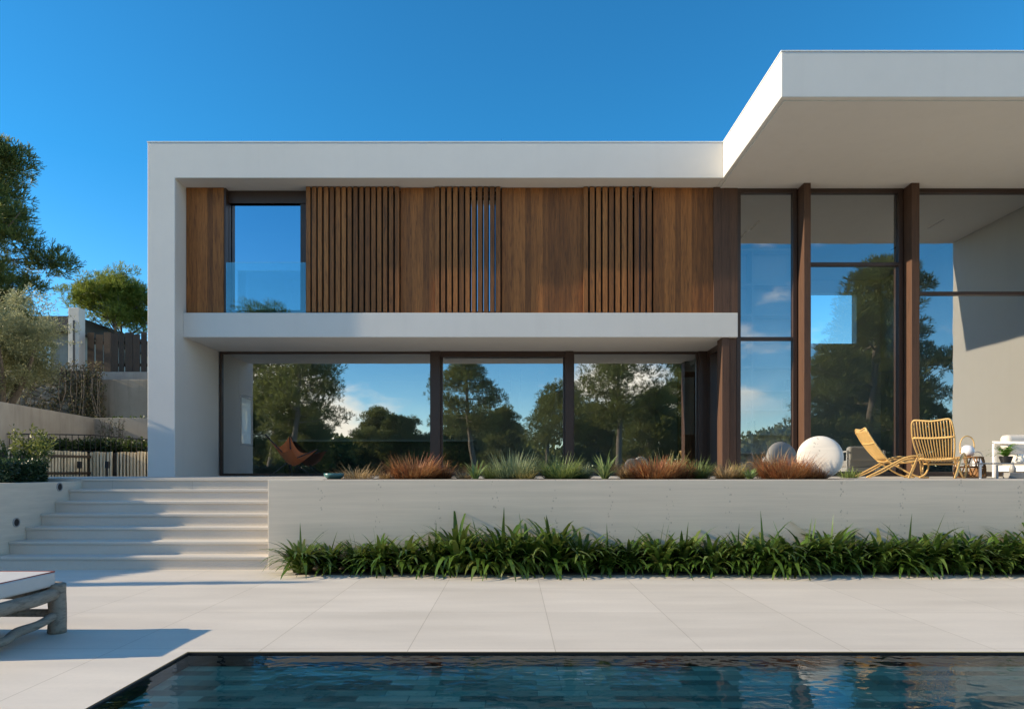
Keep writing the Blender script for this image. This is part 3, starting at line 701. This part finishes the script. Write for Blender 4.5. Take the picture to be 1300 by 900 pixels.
# olive tree
random.seed(41); ol = thing('olive_tree', 'grey green olive tree at the left on the bank behind the concrete wall', 'tree', (-13.2, 17.6, 2.5))
tr = MB(); cr_ = MB(); base = Vector((-13.2, 17.6, 2.5))
for k in range(5):
    az = k*1.3; e = base+Vector((math.cos(az)*1.0, math.sin(az)*.9, 2.2+random.uniform(-.3, .5)))
    tr.tube([base, base.lerp(e, .45)+rnd_unit()*.15, e], [.11, .07, .02], 8, 3)
for k in range(74):
    u = rnd_unit()*random.random()**.4; c = base+Vector((u.x*1.35, u.y*1.3, 2.05+u.z*1.22)); r = random.uniform(.30, .52)
    leafcloud(cr_, c, (r, r, r*.9), 560, .085, .022, .35, .6)
for k in range(60):
    u = rnd_unit(); u.z = abs(u.z)*.8; c = base+Vector((u.x*1.5, u.y*1.5, 2.2+u.z*1.5))
    for j in range(26):
        leafcloud(cr_, c+u*j*.014, (.035, .035, .03), 1, .08, .02, .4)
tr.build('trunk', 'bark', ol, smooth=True); cr_.build('crown', 'olive', ol)
# clipped hedge, added shade-casting hedge and shrub
def hedge(name, label, x0, x1, y0, y1, zf, z0, n, leaf, L, w):
    h = thing(name, label, 'hedge', ((x0+x1)/2, (y0+y1)/2, z0)); m = MB()
    for _ in range(n):
        x, y = random.uniform(x0, x1), random.uniform(y0, y1); zt_ = zf(y)-random.random()**3*.05; s_ = random.random()
        if s_ < .45: p = Vector((x, y, zt_)); u = Vector((0, 0, 1))
        elif s_ < .75: p = Vector((x, y0 if random.random() < .7 else y1, random.uniform(z0, zt_))); u = Vector((0, -1, 0))
        else: p = Vector((x1 if random.random() < .6 else x0, y, random.uniform(z0, zt_))); u = Vector((1, 0, 0))
        p += rnd_unit()*.03; e = (u*.6+rnd_unit()).normalized(); q = e.cross(rnd_unit()).normalized()*w/2
        b = len(m.v); m.v += [tuple(p), tuple(p+e*L*.5+q), tuple(p+e*L), tuple(p+e*L*.5-q)]; m.f.append((b, b+1, b+2, b+3))
    m.build('leaves', leaf, h)
    c = MB(); b = 0; e = .04
    for ya, yb in [(y0+(y1-y0)*i/16, y0+(y1-y0)*(i+1)/16) for i in range(16)]:
        c.prism([(x0+e, z0), (x0+e, min(zf(ya), zf(yb))-e), (x1-e, min(zf(ya), zf(yb))-e), (x1-e, z0)], 'y', ya+(e if ya == y0 else 0), yb-(e if yb == y1 else 0))
    c.build('branches', 'hedge', h)
random.seed(8)
hedge('clipped_hedge', 'low clipped dark green hedge on the wall left of the steps', -9.6, -6.66, 8.95, 9.75, lambda y: 1.345, 1.04, 9000, 'hedge', .05, .03)
hedge('shade_hedge', 'unseen tall hedge on the bank left of the deck, added to shade the steps', -13.6, -12.5, 6.6, 13.2, lambda y: 3.12+.195*(y-7), 2.5, 26000, 'hedge', .1, .07)  # added out of view; sloping top shaped to shade steps and column foot
random.seed(9); t = thing('shrub', 'bright yellow green upright shrub behind the clipped hedge', 'shrub', (-7.15, 10.1, 1.04)); m = MB()
for k in range(26):
    a = random.uniform(0, 6.28); r = random.uniform(0, .2); bx_ = Vector((-7.15+math.cos(a)*r, 10.1+math.sin(a)*r, 1.05)); tp = bx_+Vector((math.cos(a)*r*.9, math.sin(a)*r*.9, random.uniform(.5, .84)))
    for j in range(90):
        f = random.random()**.8; leafcloud(m, bx_.lerp(tp, f), (.03, .03, .02), 1, .06, .02, .5)
m.build('leaves', 'shrub', t)
m = MB()
for k in range(26): m.tube([(-7.15+random.uniform(-.1, .1), 10.1+random.uniform(-.1, .1), 1.04), (-7.15+random.uniform(-.25, .25), 10.1+random.uniform(-.25, .25), 1.45)], .006, 4)
m.build('stems', 'bark', t)
# ivy on the bank and dry creeper on the rubble wall
random.seed(10); m = MB()
for k in range(150):
    x = random.uniform(-11.4, -7.45); y = random.uniform(15.6, 18.8); leafcloud(m, (x, y, 1.66), (.22, .22, .13), 70, .075, .055, .5, .7)
for k in range(110):
    x = random.uniform(-10.9, -7.5); leafcloud(m, (x, 15.45+random.uniform(-.1, .6), 1.75+random.uniform(-.1, .1)), (.2, .2, .14), 70, .07, .05, .5, .7)
for k in range(120):
    x = random.uniform(-15, -7.4); leafcloud(m, (x, random.uniform(19.3, 21.8), 2.6), (.28, .28, .16), 70, .09, .06, .5, .7)
struct(m.build('ground_cover', 'ivy'), 'stuff')
m = MB(); t = thing('wall_creeper', 'dry reddish creeper hanging over the rubble stone wall', 'climbing plant', (-14.3, 21.7, 2.6))
for k in range(300):
    x = -13.0-abs(random.gauss(0, 1.3)); z = random.uniform(2.7, 4.6); leafcloud(m, (x, 21.68+random.uniform(-.05, .06), z), (.16, .06, .2), 16, .09, .035, -.4, .7)
m.build('leaves', 'dry', t); m = MB()
for k in range(14):
    x = -13.0-abs(random.gauss(0, 1.2)); m.tube([(x, 21.66, 4.55), (x+random.uniform(-.1, .1), 21.6, 3.7), (x+random.uniform(-.3, .3), 21.62, 2.7)], .012, 5, 2)
m.build('stems', 'bark', t)
for k, px in enumerate((130, 141, 152)):
    x = X(px, 18.6); t = thing('thin_sapling', 'thin dark upright sapling against the lower concrete wall, %s of three' % ('left', 'middle', 'right')[k], 'plant', (x, 18.6, 1.6), 'saplings by the concrete wall')
    m = MB()
    for j in range(4): m.tube([(x, 18.6, 1.6), (x+random.uniform(-.1, .1), 18.6, 2.1), (x+random.uniform(-.2, .2), 18.6+random.uniform(-.1, .1), 2.65)], [.014, .01, .004], 5, 2)
    m.build('stems', 'bark', t); m = MB(); leafcloud(m, (x, 18.6, 2.3), (.16, .12, .35), 90, .06, .02, .5, .6); m.build('leaves', 'ivy', t)

# ------------------------------------------------------------------ strap leaved clumps along the wall
def ordinal(i): return ['first', 'second', 'third', 'fourth', 'fifth', 'sixth', 'seventh', 'eighth', 'ninth', 'tenth', 'eleventh', 'twelfth', 'thirteenth', 'fourteenth', 'fifteenth', 'sixteenth', 'seventeenth', 'eighteenth', 'nineteenth', 'twentieth'][i] if i < 20 else 'twenty-' + ordinal(i-20)
struct(MB().box(-2.55, 9, 8.03, WALL_Y-.003, -.02, .012).build('planting_bed', 'soil'))
random.seed(12); clumps = []
def strap_mesh(n, lmin, lmax, w, spike):
    m = MB()
    for i in range(n):
        a = random.uniform(0, 6.283); r = random.random()**.5*.10; L = random.uniform(lmin, lmax); le = random.random()**1.3*.95
        m.blade((math.cos(a)*r, math.sin(a)*r, .01), a+random.uniform(-.5, .5), L, random.uniform(.75, 1.15)*w, le, random.uniform(1.1, 2.3), 6)
    for i in range(spike):
        m.blade((random.uniform(-.05, .05), random.uniform(-.05, .05), .01), random.uniform(0, 6.28), random.uniform(.46, .58), w*.55, random.uniform(.0, .25), .2, 5)
    return m
variants = []
for k in range(6):
    o = strap_mesh(125, .36, .62, .068, (1, 1, 2, 1, 0, 1)[k]).build('strap_leaf_clump', 'strap'); variants.append(o)
NC = 31; x = -2.50
for i in range(NC):
    src = variants[i % 6]; o = src if i < 6 else src.copy()
    if i >= 6: COL.objects.link(o)
    o.location = (x, 8.17+random.uniform(-.06, .08), .01); o.rotation_euler = (0, 0, random.uniform(0, 6.28)); s = random.uniform(.80, 1.18); o.scale = (s, s, s*random.uniform(1.0, 1.45))
    tag(o, 'dark green strap leaved clump along the retaining wall, %s from the left' % ordinal(i), 'plant', 'strap leaved clumps along the wall')
    x += random.uniform(.27, .345)

# ------------------------------------------------------------------ grasses on the terrace edge
struct(MB().box(-2.4, 4.35, 8.665, 9.75, TZ+.001, TZ+.006).build('planting_bed', 'soil'))
def grass(px, wpx, top, kind, label, D=8.95, n=700, w=.0085, flop=.55):
    x = X(px, D); D += .10; H = (Z(top, D)-TZ)*.93; rad = wpx/2*D/F; n = int(n*1.35); random.seed(int(px)*3+1)
    t = thing('grass_tuft', label, 'grass', (x, D, TZ)); m = MB()
    for i in range(n):
        a = random.uniform(0, 6.283); r = random.random()**.6*rad*.62
        le = random.random()**.8*1.3; L = (H*1.02 if le < .5 else max(H*.95, rad*.8))*random.uniform(.6, 1.12)
        fr = 1 - .42*max(0, -math.sin(a))
        m.blade((x+math.cos(a)*r, D+math.sin(a)*r*.7, TZ+.004), a+random.uniform(-.4, .4), L*fr, w*random.uniform(.7, 1.3), le, random.uniform(.25, .9), 4)
    o = m.build('blades', kind, t); return t, x, D, rad, H
def fan(px, wpx, top, label, D=8.85, mat='strap_l'):
    x = X(px, D); H = Z(top, D)-TZ; t = thing('leafy_clump', label, 'plant', (x, D, TZ)); m = MB(); random.seed(int(px))
    for i in range(44):
        a = random.uniform(0, 6.283); m.blade((x+math.cos(a)*.03, D+math.sin(a)*.03, TZ+.004), a, H*random.uniform(.8, 1.35), .03*random.uniform(.7, 1.1), random.uniform(.05, .8), random.uniform(.3, 1.2), 5)
    m.build('leaves', mat, t)
grass(450, 76, 595, 'tan', 'low dry brown tuft behind the teal pot rim', 9.1, 260, .006)
grass(488, 28, 595, 'tan', 'small tan grass tuft left of the first copper grass', 8.9, 180)
grass(526, 92, 571, 'red', 'copper red grass mound below the first window mullion', 8.95, 850)
grass(560, 46, 583, 'red', 'small copper tuft at the right flank of the first copper mound', 9.05, 300)
grass(626, 40, 584, 'green', 'green tuft left of the tall blue green grass', 9.1, 260)
grass(738, 40, 584, 'blue', 'pale blue green tuft right of the fine green grass', 9.1, 260)
grass(800, 40, 586, 'tan', 'tan tuft left of the orange grass mound', 9.0, 260)
grass(868, 44, 580, 'red', 'small copper tuft right of the orange red mound', 9.0, 300)
grass(1040, 46, 590, 'red', 'low copper tuft at the foot of the white round stone', 8.85, 300)
grass(588, 34, 594, 'tan', 'small brown grass tuft just right of the first copper mound', 8.95, 160)
fan(604, 40, 586, 'light green broad leaved clump between the copper mound and the tall grass')
grass(652, 78, 566, 'blue', 'tall blue green grass, tallest tuft under the middle window', 9.0, 650)
grass(668, 40, 588, 'yellow', 'low yellowish brown tuft in front of the blue green grass', 8.8, 200)
grass(712, 66, 572, 'green', 'fine green grass tuft below the second window mullion', 8.95, 650)
fan(768, 56, 578, 'bright green strap leaved plant left of the orange grass mound', 8.9)
grass(834, 92, 574, 'red', 'orange red grass mound below the right ground floor window', 8.85, 850)
grass(846, 72, 568, 'yellow', 'yellow green grass rising behind the orange red mound', 9.15, 330)
grass(888, 44, 577, 'green', 'thin green grass left of the small olive tuft', 9.1, 360)
grass(924, 36, 584, 'tan', 'small round tan tuft at the foot of the brown corner post', 8.9, 330)
grass(938, 34, 580, 'yellow', 'yellow green tuft just right of the round tan tuft', 9.25, 260)
fan(952, 26, 595, 'small bright green seedling at the left foot of the large copper grass', 8.8)
grass(1002, 106, 569, 'red', 'large copper red grass in front of the white round stone', 8.9, 1150, .006)
grass(985, 70, 560, 'tan', 'pale feathery grass plumes behind the large copper grass', 9.15, 200, .005)
grass(1083, 34, 590, 'green', 'low green tuft between the white round stone and the rattan chair', 10.2, 160)
for k, (nm, px, py, D, r, mt, lab) in enumerate((('w', 1041, 584.5, 9.3, .30, 'ball', 'large white round stone disc standing beside the copper grass'), ('g', 993, 588, 9.75, .27, 'greyball', 'grey round stone disc half hidden behind the copper grass'))):
    rot = Matrix.Rotation(R(-18 if k == 0 else 20), 3, 'Z') @ Matrix.Rotation(R(82), 3, 'X')
    prof_ = [(.001, -.5), (.45, -.5), (.80, -.42), (.96, -.22), (1.0, 0), (.96, .22), (.80, .42), (.45, .5), (.001, .5)]
    o = MB().lathe([(a*r, b_*r*.62) for a, b_ in prof_], (X(px, D), D, TZ+r*.985), 40, rot).build('round_stone', mt, origin=(X(px, D), D, TZ), smooth=True)
    sb = o.modifiers.new('sub', 'SUBSURF'); sb.levels = 1; sb.render_levels = 2
    tag(o, lab, 'garden stone')
t = thing('glazed_bowl', 'low teal glazed bowl at the edge of the terrace', 'bowl', (X(424, 8.9), 8.9, TZ)); cx = X(424, 8.9)
MB().lathe([(.08, 0), (.125, .04), (.132, .075), (.122, .078), (.11, .045), (.02, .03)], (cx, 8.9, TZ+.004), 28).build('bowl_body', 'teal', t, smooth=True)
MB().lathe([(.10, .048), (.001, .06)], (cx, 8.9, TZ+.004), 20).build('bowl_soil', 'soil', t)

# ------------------------------------------------------------------ furniture
def butterfly(x, y, rz):
    t = proto('butterfly_chair', 'tan leather butterfly chair with black rod frame by the left window', 'chair')
    A, B_, C_, D_ = (-.36, .40, .92), (.36, .40, .92), (-.40, -.42, .60), (.40, -.42, .60)     # back corners high (+y), front corners low
    fl, fr, bl, br = (-.30, -.36, 0), (.30, -.36, 0), (-.28, .34, 0), (.28, .34, 0)
    m = MB(); r = .013
    m.tube([A, (.02, -.02, .30), fr, fl, (-.02, -.02, .30), B_], r, 7); m.tube([C_, (0, .03, .33), br, bl, (0, .03, .33), D_], r, 7)
    m.build('rod_frame', 'black', t)
    N = 12; v = []; f = []
    def P(u, w):                                     # hammock sheet pulled to four horns
        a = Vector(A).lerp(Vector(B_), u); c = Vector(C_).lerp(Vector(D_), u); p = a.lerp(c, w)
        sag = math.sin(math.pi*w)*.42+.10*math.sin(math.pi*u); hor = (1-abs(2*u-1)**1.6)
        p.z -= sag*(.55+.45*hor); p.z -= .17*hor*(1-math.sin(math.pi*w)); pin = 1-.22*math.sin(math.pi*w)
        p.x *= pin; p.y += (.10*hor*(w > .5)*(2*w-1)) - .04*hor*(w < .5)*(1-2*w); return p
    for th in (0, .006):
        for i in range(N+1):
            for j in range(N+1): p = P(i/N, j/N); v.append((p.x, p.y, p.z+th))
    k = (N+1)**2
    for i in range(N):
        for j in range(N):
            a = i*(N+1)+j; q = (a, a+1, a+N+2, a+N+1); f.append(q[::-1]); f.append(tuple(z+k for z in q))
    m = MB(); m.v = v; m.f = f; m.build('leather_sling', 'leather', t, smooth=True)
    t.location = (x, y, TZ+.003); t.rotation_euler = (0, 0, rz)
butterfly(X(369, 15.25), 15.25, R(62))
def rattan_chair(label):
    t = proto('rattan_chair', label, 'chair', 'rattan lounge chairs on the terrace'); r = .013
    for s in (-1, 1):
        x = .29*s
        m = MB(); ox = .03*s
        leg = [(x+ox, -.47, .014), (x+ox, -.27, .12), (x+ox*.8, -.07, .235), (x+ox, .08, .315), (x+ox, .24, .345), (x+ox, .37, .30), (x+ox, .42, .19), (x+ox, .38, .07), (x+ox, .29, .014)]
        m.tube(leg, r*1.05, 8, 4); m.tube([(a+.0*s, b*.93+.0, max(.014, c-.032)) for a, b, c in leg[:5]], r*.9, 8, 4)
        m.build('arm_loop', 'rattan', t, smooth=True)
        m = MB(); st = [(x*.98, -.44, .72), (x*1.02, -.36, .58), (x*.97, -.25, .42), (x*.86, -.12, .27), (x*.9, .02, .17), (x, .18, .07), (x, .32, .018), (x, .44, .016)]
        m.tube(st, r, 8, 4); m.build('side_stile', 'rattan', t, smooth=True)
    m = MB(); rl = [(-.284, -.44, .71), (-.275, -.455, .755), (-.235, -.465, .785), (-.12, -.462, .775), (0, -.46, .765), (.12, -.462, .775), (.235, -.465, .785), (.275, -.455, .755), (.284, -.44, .71)]
    m.tube(rl, r, 8, 4)
    m.build('back_rail', 'rattan', t, smooth=True)
    MB().tube([(-.295, -.345, .555), (0, -.335, .545), (.295, -.345, .555)], r*1.15, 8, 4).build('cross_rail', 'rattan', t, smooth=True); MB().tube([(-.25, -.13, .275), (0, -.11, .262), (.25, -.13, .275)], r*1.15, 8, 4).build('cross_rail', 'rattan', t, smooth=True)
    m = MB()
    for i in range(13):
        u = -1+2*(i+.5)/13; x1 = .265*u
        m.tube([(x1*1.03, -.458, .77), (x1*1.04, -.40, .66), (x1*1.03, -.338, .55), (x1*.95, -.235, .41), (x1*.85, -.12, .27)], .0085, 6, 2)
    m.build('back_spindles', 'rattan', t, smooth=True)
    m = MB()
    for i in range(12):
        u = -1+2*(i+.5)/12; m.tube([(.25*u, -.12, .262), (.26*u, .1, .235), (.27*u, .36, .285)], .0085, 6, 3)
    m.tube([(-.30, .37, .285), (0, .385, .285), (.30, .37, .285)], r, 8, 2); m.tube([(-.26, .02, .20), (.26, .02, .20)], r, 8)
    m.build('seat', 'rattan', t, smooth=True)
    return t
c1 = rattan_chair('honey rattan lounge chair seen from the side, left of the two')
c2 = copy_thing(c1); c2['label'] = 'honey rattan lounge chair seen from behind, right of the two'
c1.location = (X(1132, 10.3), 10.3, TZ+.003); c1.rotation_euler = (0, 0, R(-99)); c1.scale = (.85, .95, .95)
c2.location = (X(1194, 9.75), 9.8, TZ+.003); c2.rotation_euler = (0, 0, R(-42)); c2.scale = (.86, 1.02, 1.04)
# brown rattan stool with globe lantern
sx, sy = X(1231, 10.2), 10.2
t = thing('rattan_stool', 'brown rattan stool right of the chairs carrying the globe lantern', 'stool', (sx, sy, TZ)); m = MB()
for zz, rr in ((.02, .20), (.17, .185), (.315, .17)): m.tube([(sx+math.cos(a*math.pi/12)*rr, sy+math.sin(a*math.pi/12)*rr, TZ+zz) for a in range(25)], .012, 7)
m.build('hoops', 'rattan_b', t, smooth=True); m = MB()
for k in range(9):
    a = k*2*math.pi/9
    for d in (-.5, .5): m.tube([(sx+math.cos(a)*.20, sy+math.sin(a)*.20, TZ+.02), (sx+math.cos(a+d*.6)*.20, sy+math.sin(a+d*.6)*.20, TZ+.17), (sx+math.cos(a+d)*.17, sy+math.sin(a+d)*.17, TZ+.31)], .009, 6, 2)
m.build('cane_legs', 'rattan_b', t, smooth=True); MB().lathe([(.165, .312), (.165, .326), (.001, .328)], (sx, sy, TZ), 24).build('stool_top', 'rattan_b', t)
def lantern(x, y, z, s, hcol, lab):
    t = thing('globe_lantern', lab, 'lantern', (x, y, z), 'globe lanterns by the stool')
    MB().lathe([(.04*s, 0), (.085*s, .02*s), (.10*s, .07*s), (.085*s, .13*s), (.05*s, .16*s), (.001, .17*s)], (x, y, z), 20).build('globe', 'opal', t, smooth=True)
    MB().tube([(x-.10*s, y, z+.04*s), (x-.105*s, y, z+.18*s), (x-.07*s, y, z+.27*s), (x, y, z+.30*s), (x+.07*s, y, z+.27*s), (x+.105*s, y, z+.18*s), (x+.10*s, y, z+.04*s)], .009*s, 7, 4).build('handle', hcol, t, smooth=True)
lantern(sx-.05, sy-.02, TZ+.329, 1.0, 'rattan', 'white globe lantern with tall cane handle on the brown stool')
lantern(X(1240.5, 10.6), 10.6, TZ+.155, .85, 'steel', 'smaller white globe lantern with thin grey handle behind the brown stool')
MB_ = MB().lathe([(.10, 0), (.10, .15), (.001, .152)], (X(1240.5, 10.6), 10.6, TZ+.003), 18).build('plinth', 'rattan_b', origin=(X(1240.5, 10.6), 10.6, TZ)); tag(MB_, 'small brown round plinth under the smaller globe lantern', 'stand')
# armchair at the right edge
ax, ay = X(1262, 11.65), 10.9
t = thing('armchair', 'white framed armchair with oatmeal cushions at the right edge', 'armchair', (ax+.45, ay+.4, TZ))
for q in (ax, ax+.90):
    m = MB().box(q, q+.045, ay, ay+.045, TZ+.003, TZ+.54).box(q, q+.045, ay+.75, ay+.8, TZ+.003, TZ+.60).beam((q+.0225, ay, TZ+.56), (q+.0225, ay+.8, TZ+.60), .045, .04)
    m.build('arm', 'white', t, bevel=.004)
MB().box(ax+.072, ax+.878, ay+.02, ay+.8, TZ+.10, TZ+.20).build('seat_frame', 'white', t, bevel=.01)
MB().box(ax+.08, ax+.87, ay-.02, ay+.72, TZ+.20, TZ+.38).build('seat_cushion', 'cushion', t, bevel=.05, seg=4)
MB().box(ax+.08, ax+.87, ay+.55, ay+.76, TZ+.36, TZ+.72).build('back_cushion', 'cushion', t, bevel=.07, seg=4)
# low table with fern
tx0, tx1, ty0, ty1, tz = X(1243, 9.7), X(1243, 9.7)+1.15, 9.7, 10.25, TZ+.225
t = thing('low_table', 'low grey metal terrace table with thin legs at the right edge', 'table', ((tx0+tx1)/2, 10, TZ))
MB().box(tx0, tx1, ty0, ty1, tz-.014, tz).build('table_top', 'steel', t, bevel=.004)
for x in (tx0+.015, tx1-.03):
    for y in (ty0+.004, ty1-.03): MB().box(x, x+.024, y, y+.024, TZ+.003, tz-.029).build('leg', 'white', t)
MB().box(tx0+.26, tx0+.28, ty0+.006, ty0+.026, TZ+.003, tz-.029).build('leg', 'steel', t)
fx, fy = X(1277, 9.95), 9.95
t = thing('potted_fern', 'green potted fern on the low grey table', 'potted plant', (fx, fy, tz))
MB().lathe([(.06, 0), (.09, .10), (.082, .10), (.05, .03)], (fx, fy, tz+.001), 20).build('pot', 'black', t); m = MB(); random.seed(15)
for k in range(46):
    a = random.uniform(0, 6.28); le = random.uniform(.1, 1.0); L = random.uniform(.18, .34); p = Vector((fx, fy, tz+.09)); ang = le
    for j in range(9):
        d = Vector((math.cos(a)*math.sin(ang), math.sin(a)*math.sin(ang), math.cos(ang))); p = p+d*L/9; ang += .16
        for s in (-1, 1):
            sd = Vector((-math.sin(a), math.cos(a), 0))*s; e = (sd+d*.5).normalized(); q = d*.011; l = .05*(1-j/11)
            m.quad(p-q, p+e*l*.6-q*.7, p+e*l, p+q)
m.build('fronds', 'potfern', t)
vx = X(1294, 9.9)
o = MB().lathe([(.035, 0), (.06, .03), (.035, .09), (.045, .13), (.035, .13), (.001, .10)], (vx, 9.88, tz+.001), 18).build('vase', 'white', origin=(vx, 9.88, tz), smooth=True); tag(o, 'small white vase beside the potted fern', 'vase')
bx_ = X(1288, 10.5)
o = MB().box(bx_-.13, bx_+.13, 10.42, 10.58, TZ+.003, TZ+.085).build('storage_box', 'steel', origin=(bx_, 10.5, TZ), bevel=.005); tag(o, 'flat grey box on the floor below the low table', 'box')
o = MB().lathe([(.045, 0), (.045, .07), (.018, .12), (.012, .17), (.001, .172)], (bx_-.03, 10.5, TZ+.086), 16).build('bottle', 'steel', origin=(bx_-.03, 10.5, TZ+.086), smooth=True); tag(o, 'grey bottle standing on the flat box below the low table', 'bottle')
# log framed lounger by the pool
lx0, lx1, ly0, ly1 = -5.42, -3.44, 4.44, 5.16
t = thing('sun_lounger', 'log framed sun lounger with white red piped mattress at the left edge', 'sun lounger', (-4.43, 4.8, 0)); random.seed(21)
for x in (lx0, lx1):
    for y in (ly0, ly1):
        MB().tube([(x, y, .004), (x+.006, y, .15), (x-.004, y+.004, .30), (x+.003, y, .372)], [.064, .060, .062, .059], 14, 3).build('leg', 'log', t, smooth=True)
for x in (lx0, lx1):
    MB().tube([(x, ly0+.02, .285), (x+.008, ly0+.26, .295), (x-.006, ly0+.46, .288), (x, ly1-.02, .30)], [.05, .046, .05, .047], 12, 4).build('top_rail', 'log', t, smooth=True)
    MB().tube([(x, ly0+.02, .085), (x+.02, ly0+.16, .075), (x-.015, ly0+.32, .095), (x+.012, ly0+.5, .11), (x, ly1-.02, .14)], [.034, .03, .035, .030, .033], 10, 5).build('low_rail', 'log', t, smooth=True)
for y in (ly0, ly1):
    MB().tube([(lx0+.03, y, .295), (lx1-.03, y, .30)], .045, 12).build('end_rail', 'log', t, smooth=True); MB().tube([(lx0+.03, y, .155), (lx1-.03, y, .15)], .030, 10).build('end_rail', 'log', t, smooth=True)
mt = MB().box(lx0-.02, lx1-.005, ly0-.05, ly1+.0, .352, .465).build('mattress', 'mattress', t, bevel=.022, seg=3)
e = .008
MB().tube([(lx0-.02+e, ly0-.05+e, .463), (lx1-.005-e, ly0-.05+e, .463), (lx1-.005-e, ly1-e, .463), (lx0-.02+e, ly1-e, .463), (lx0-.02+e, ly0-.05+e, .463)], .006, 6).build('piping', 'piping', mt)
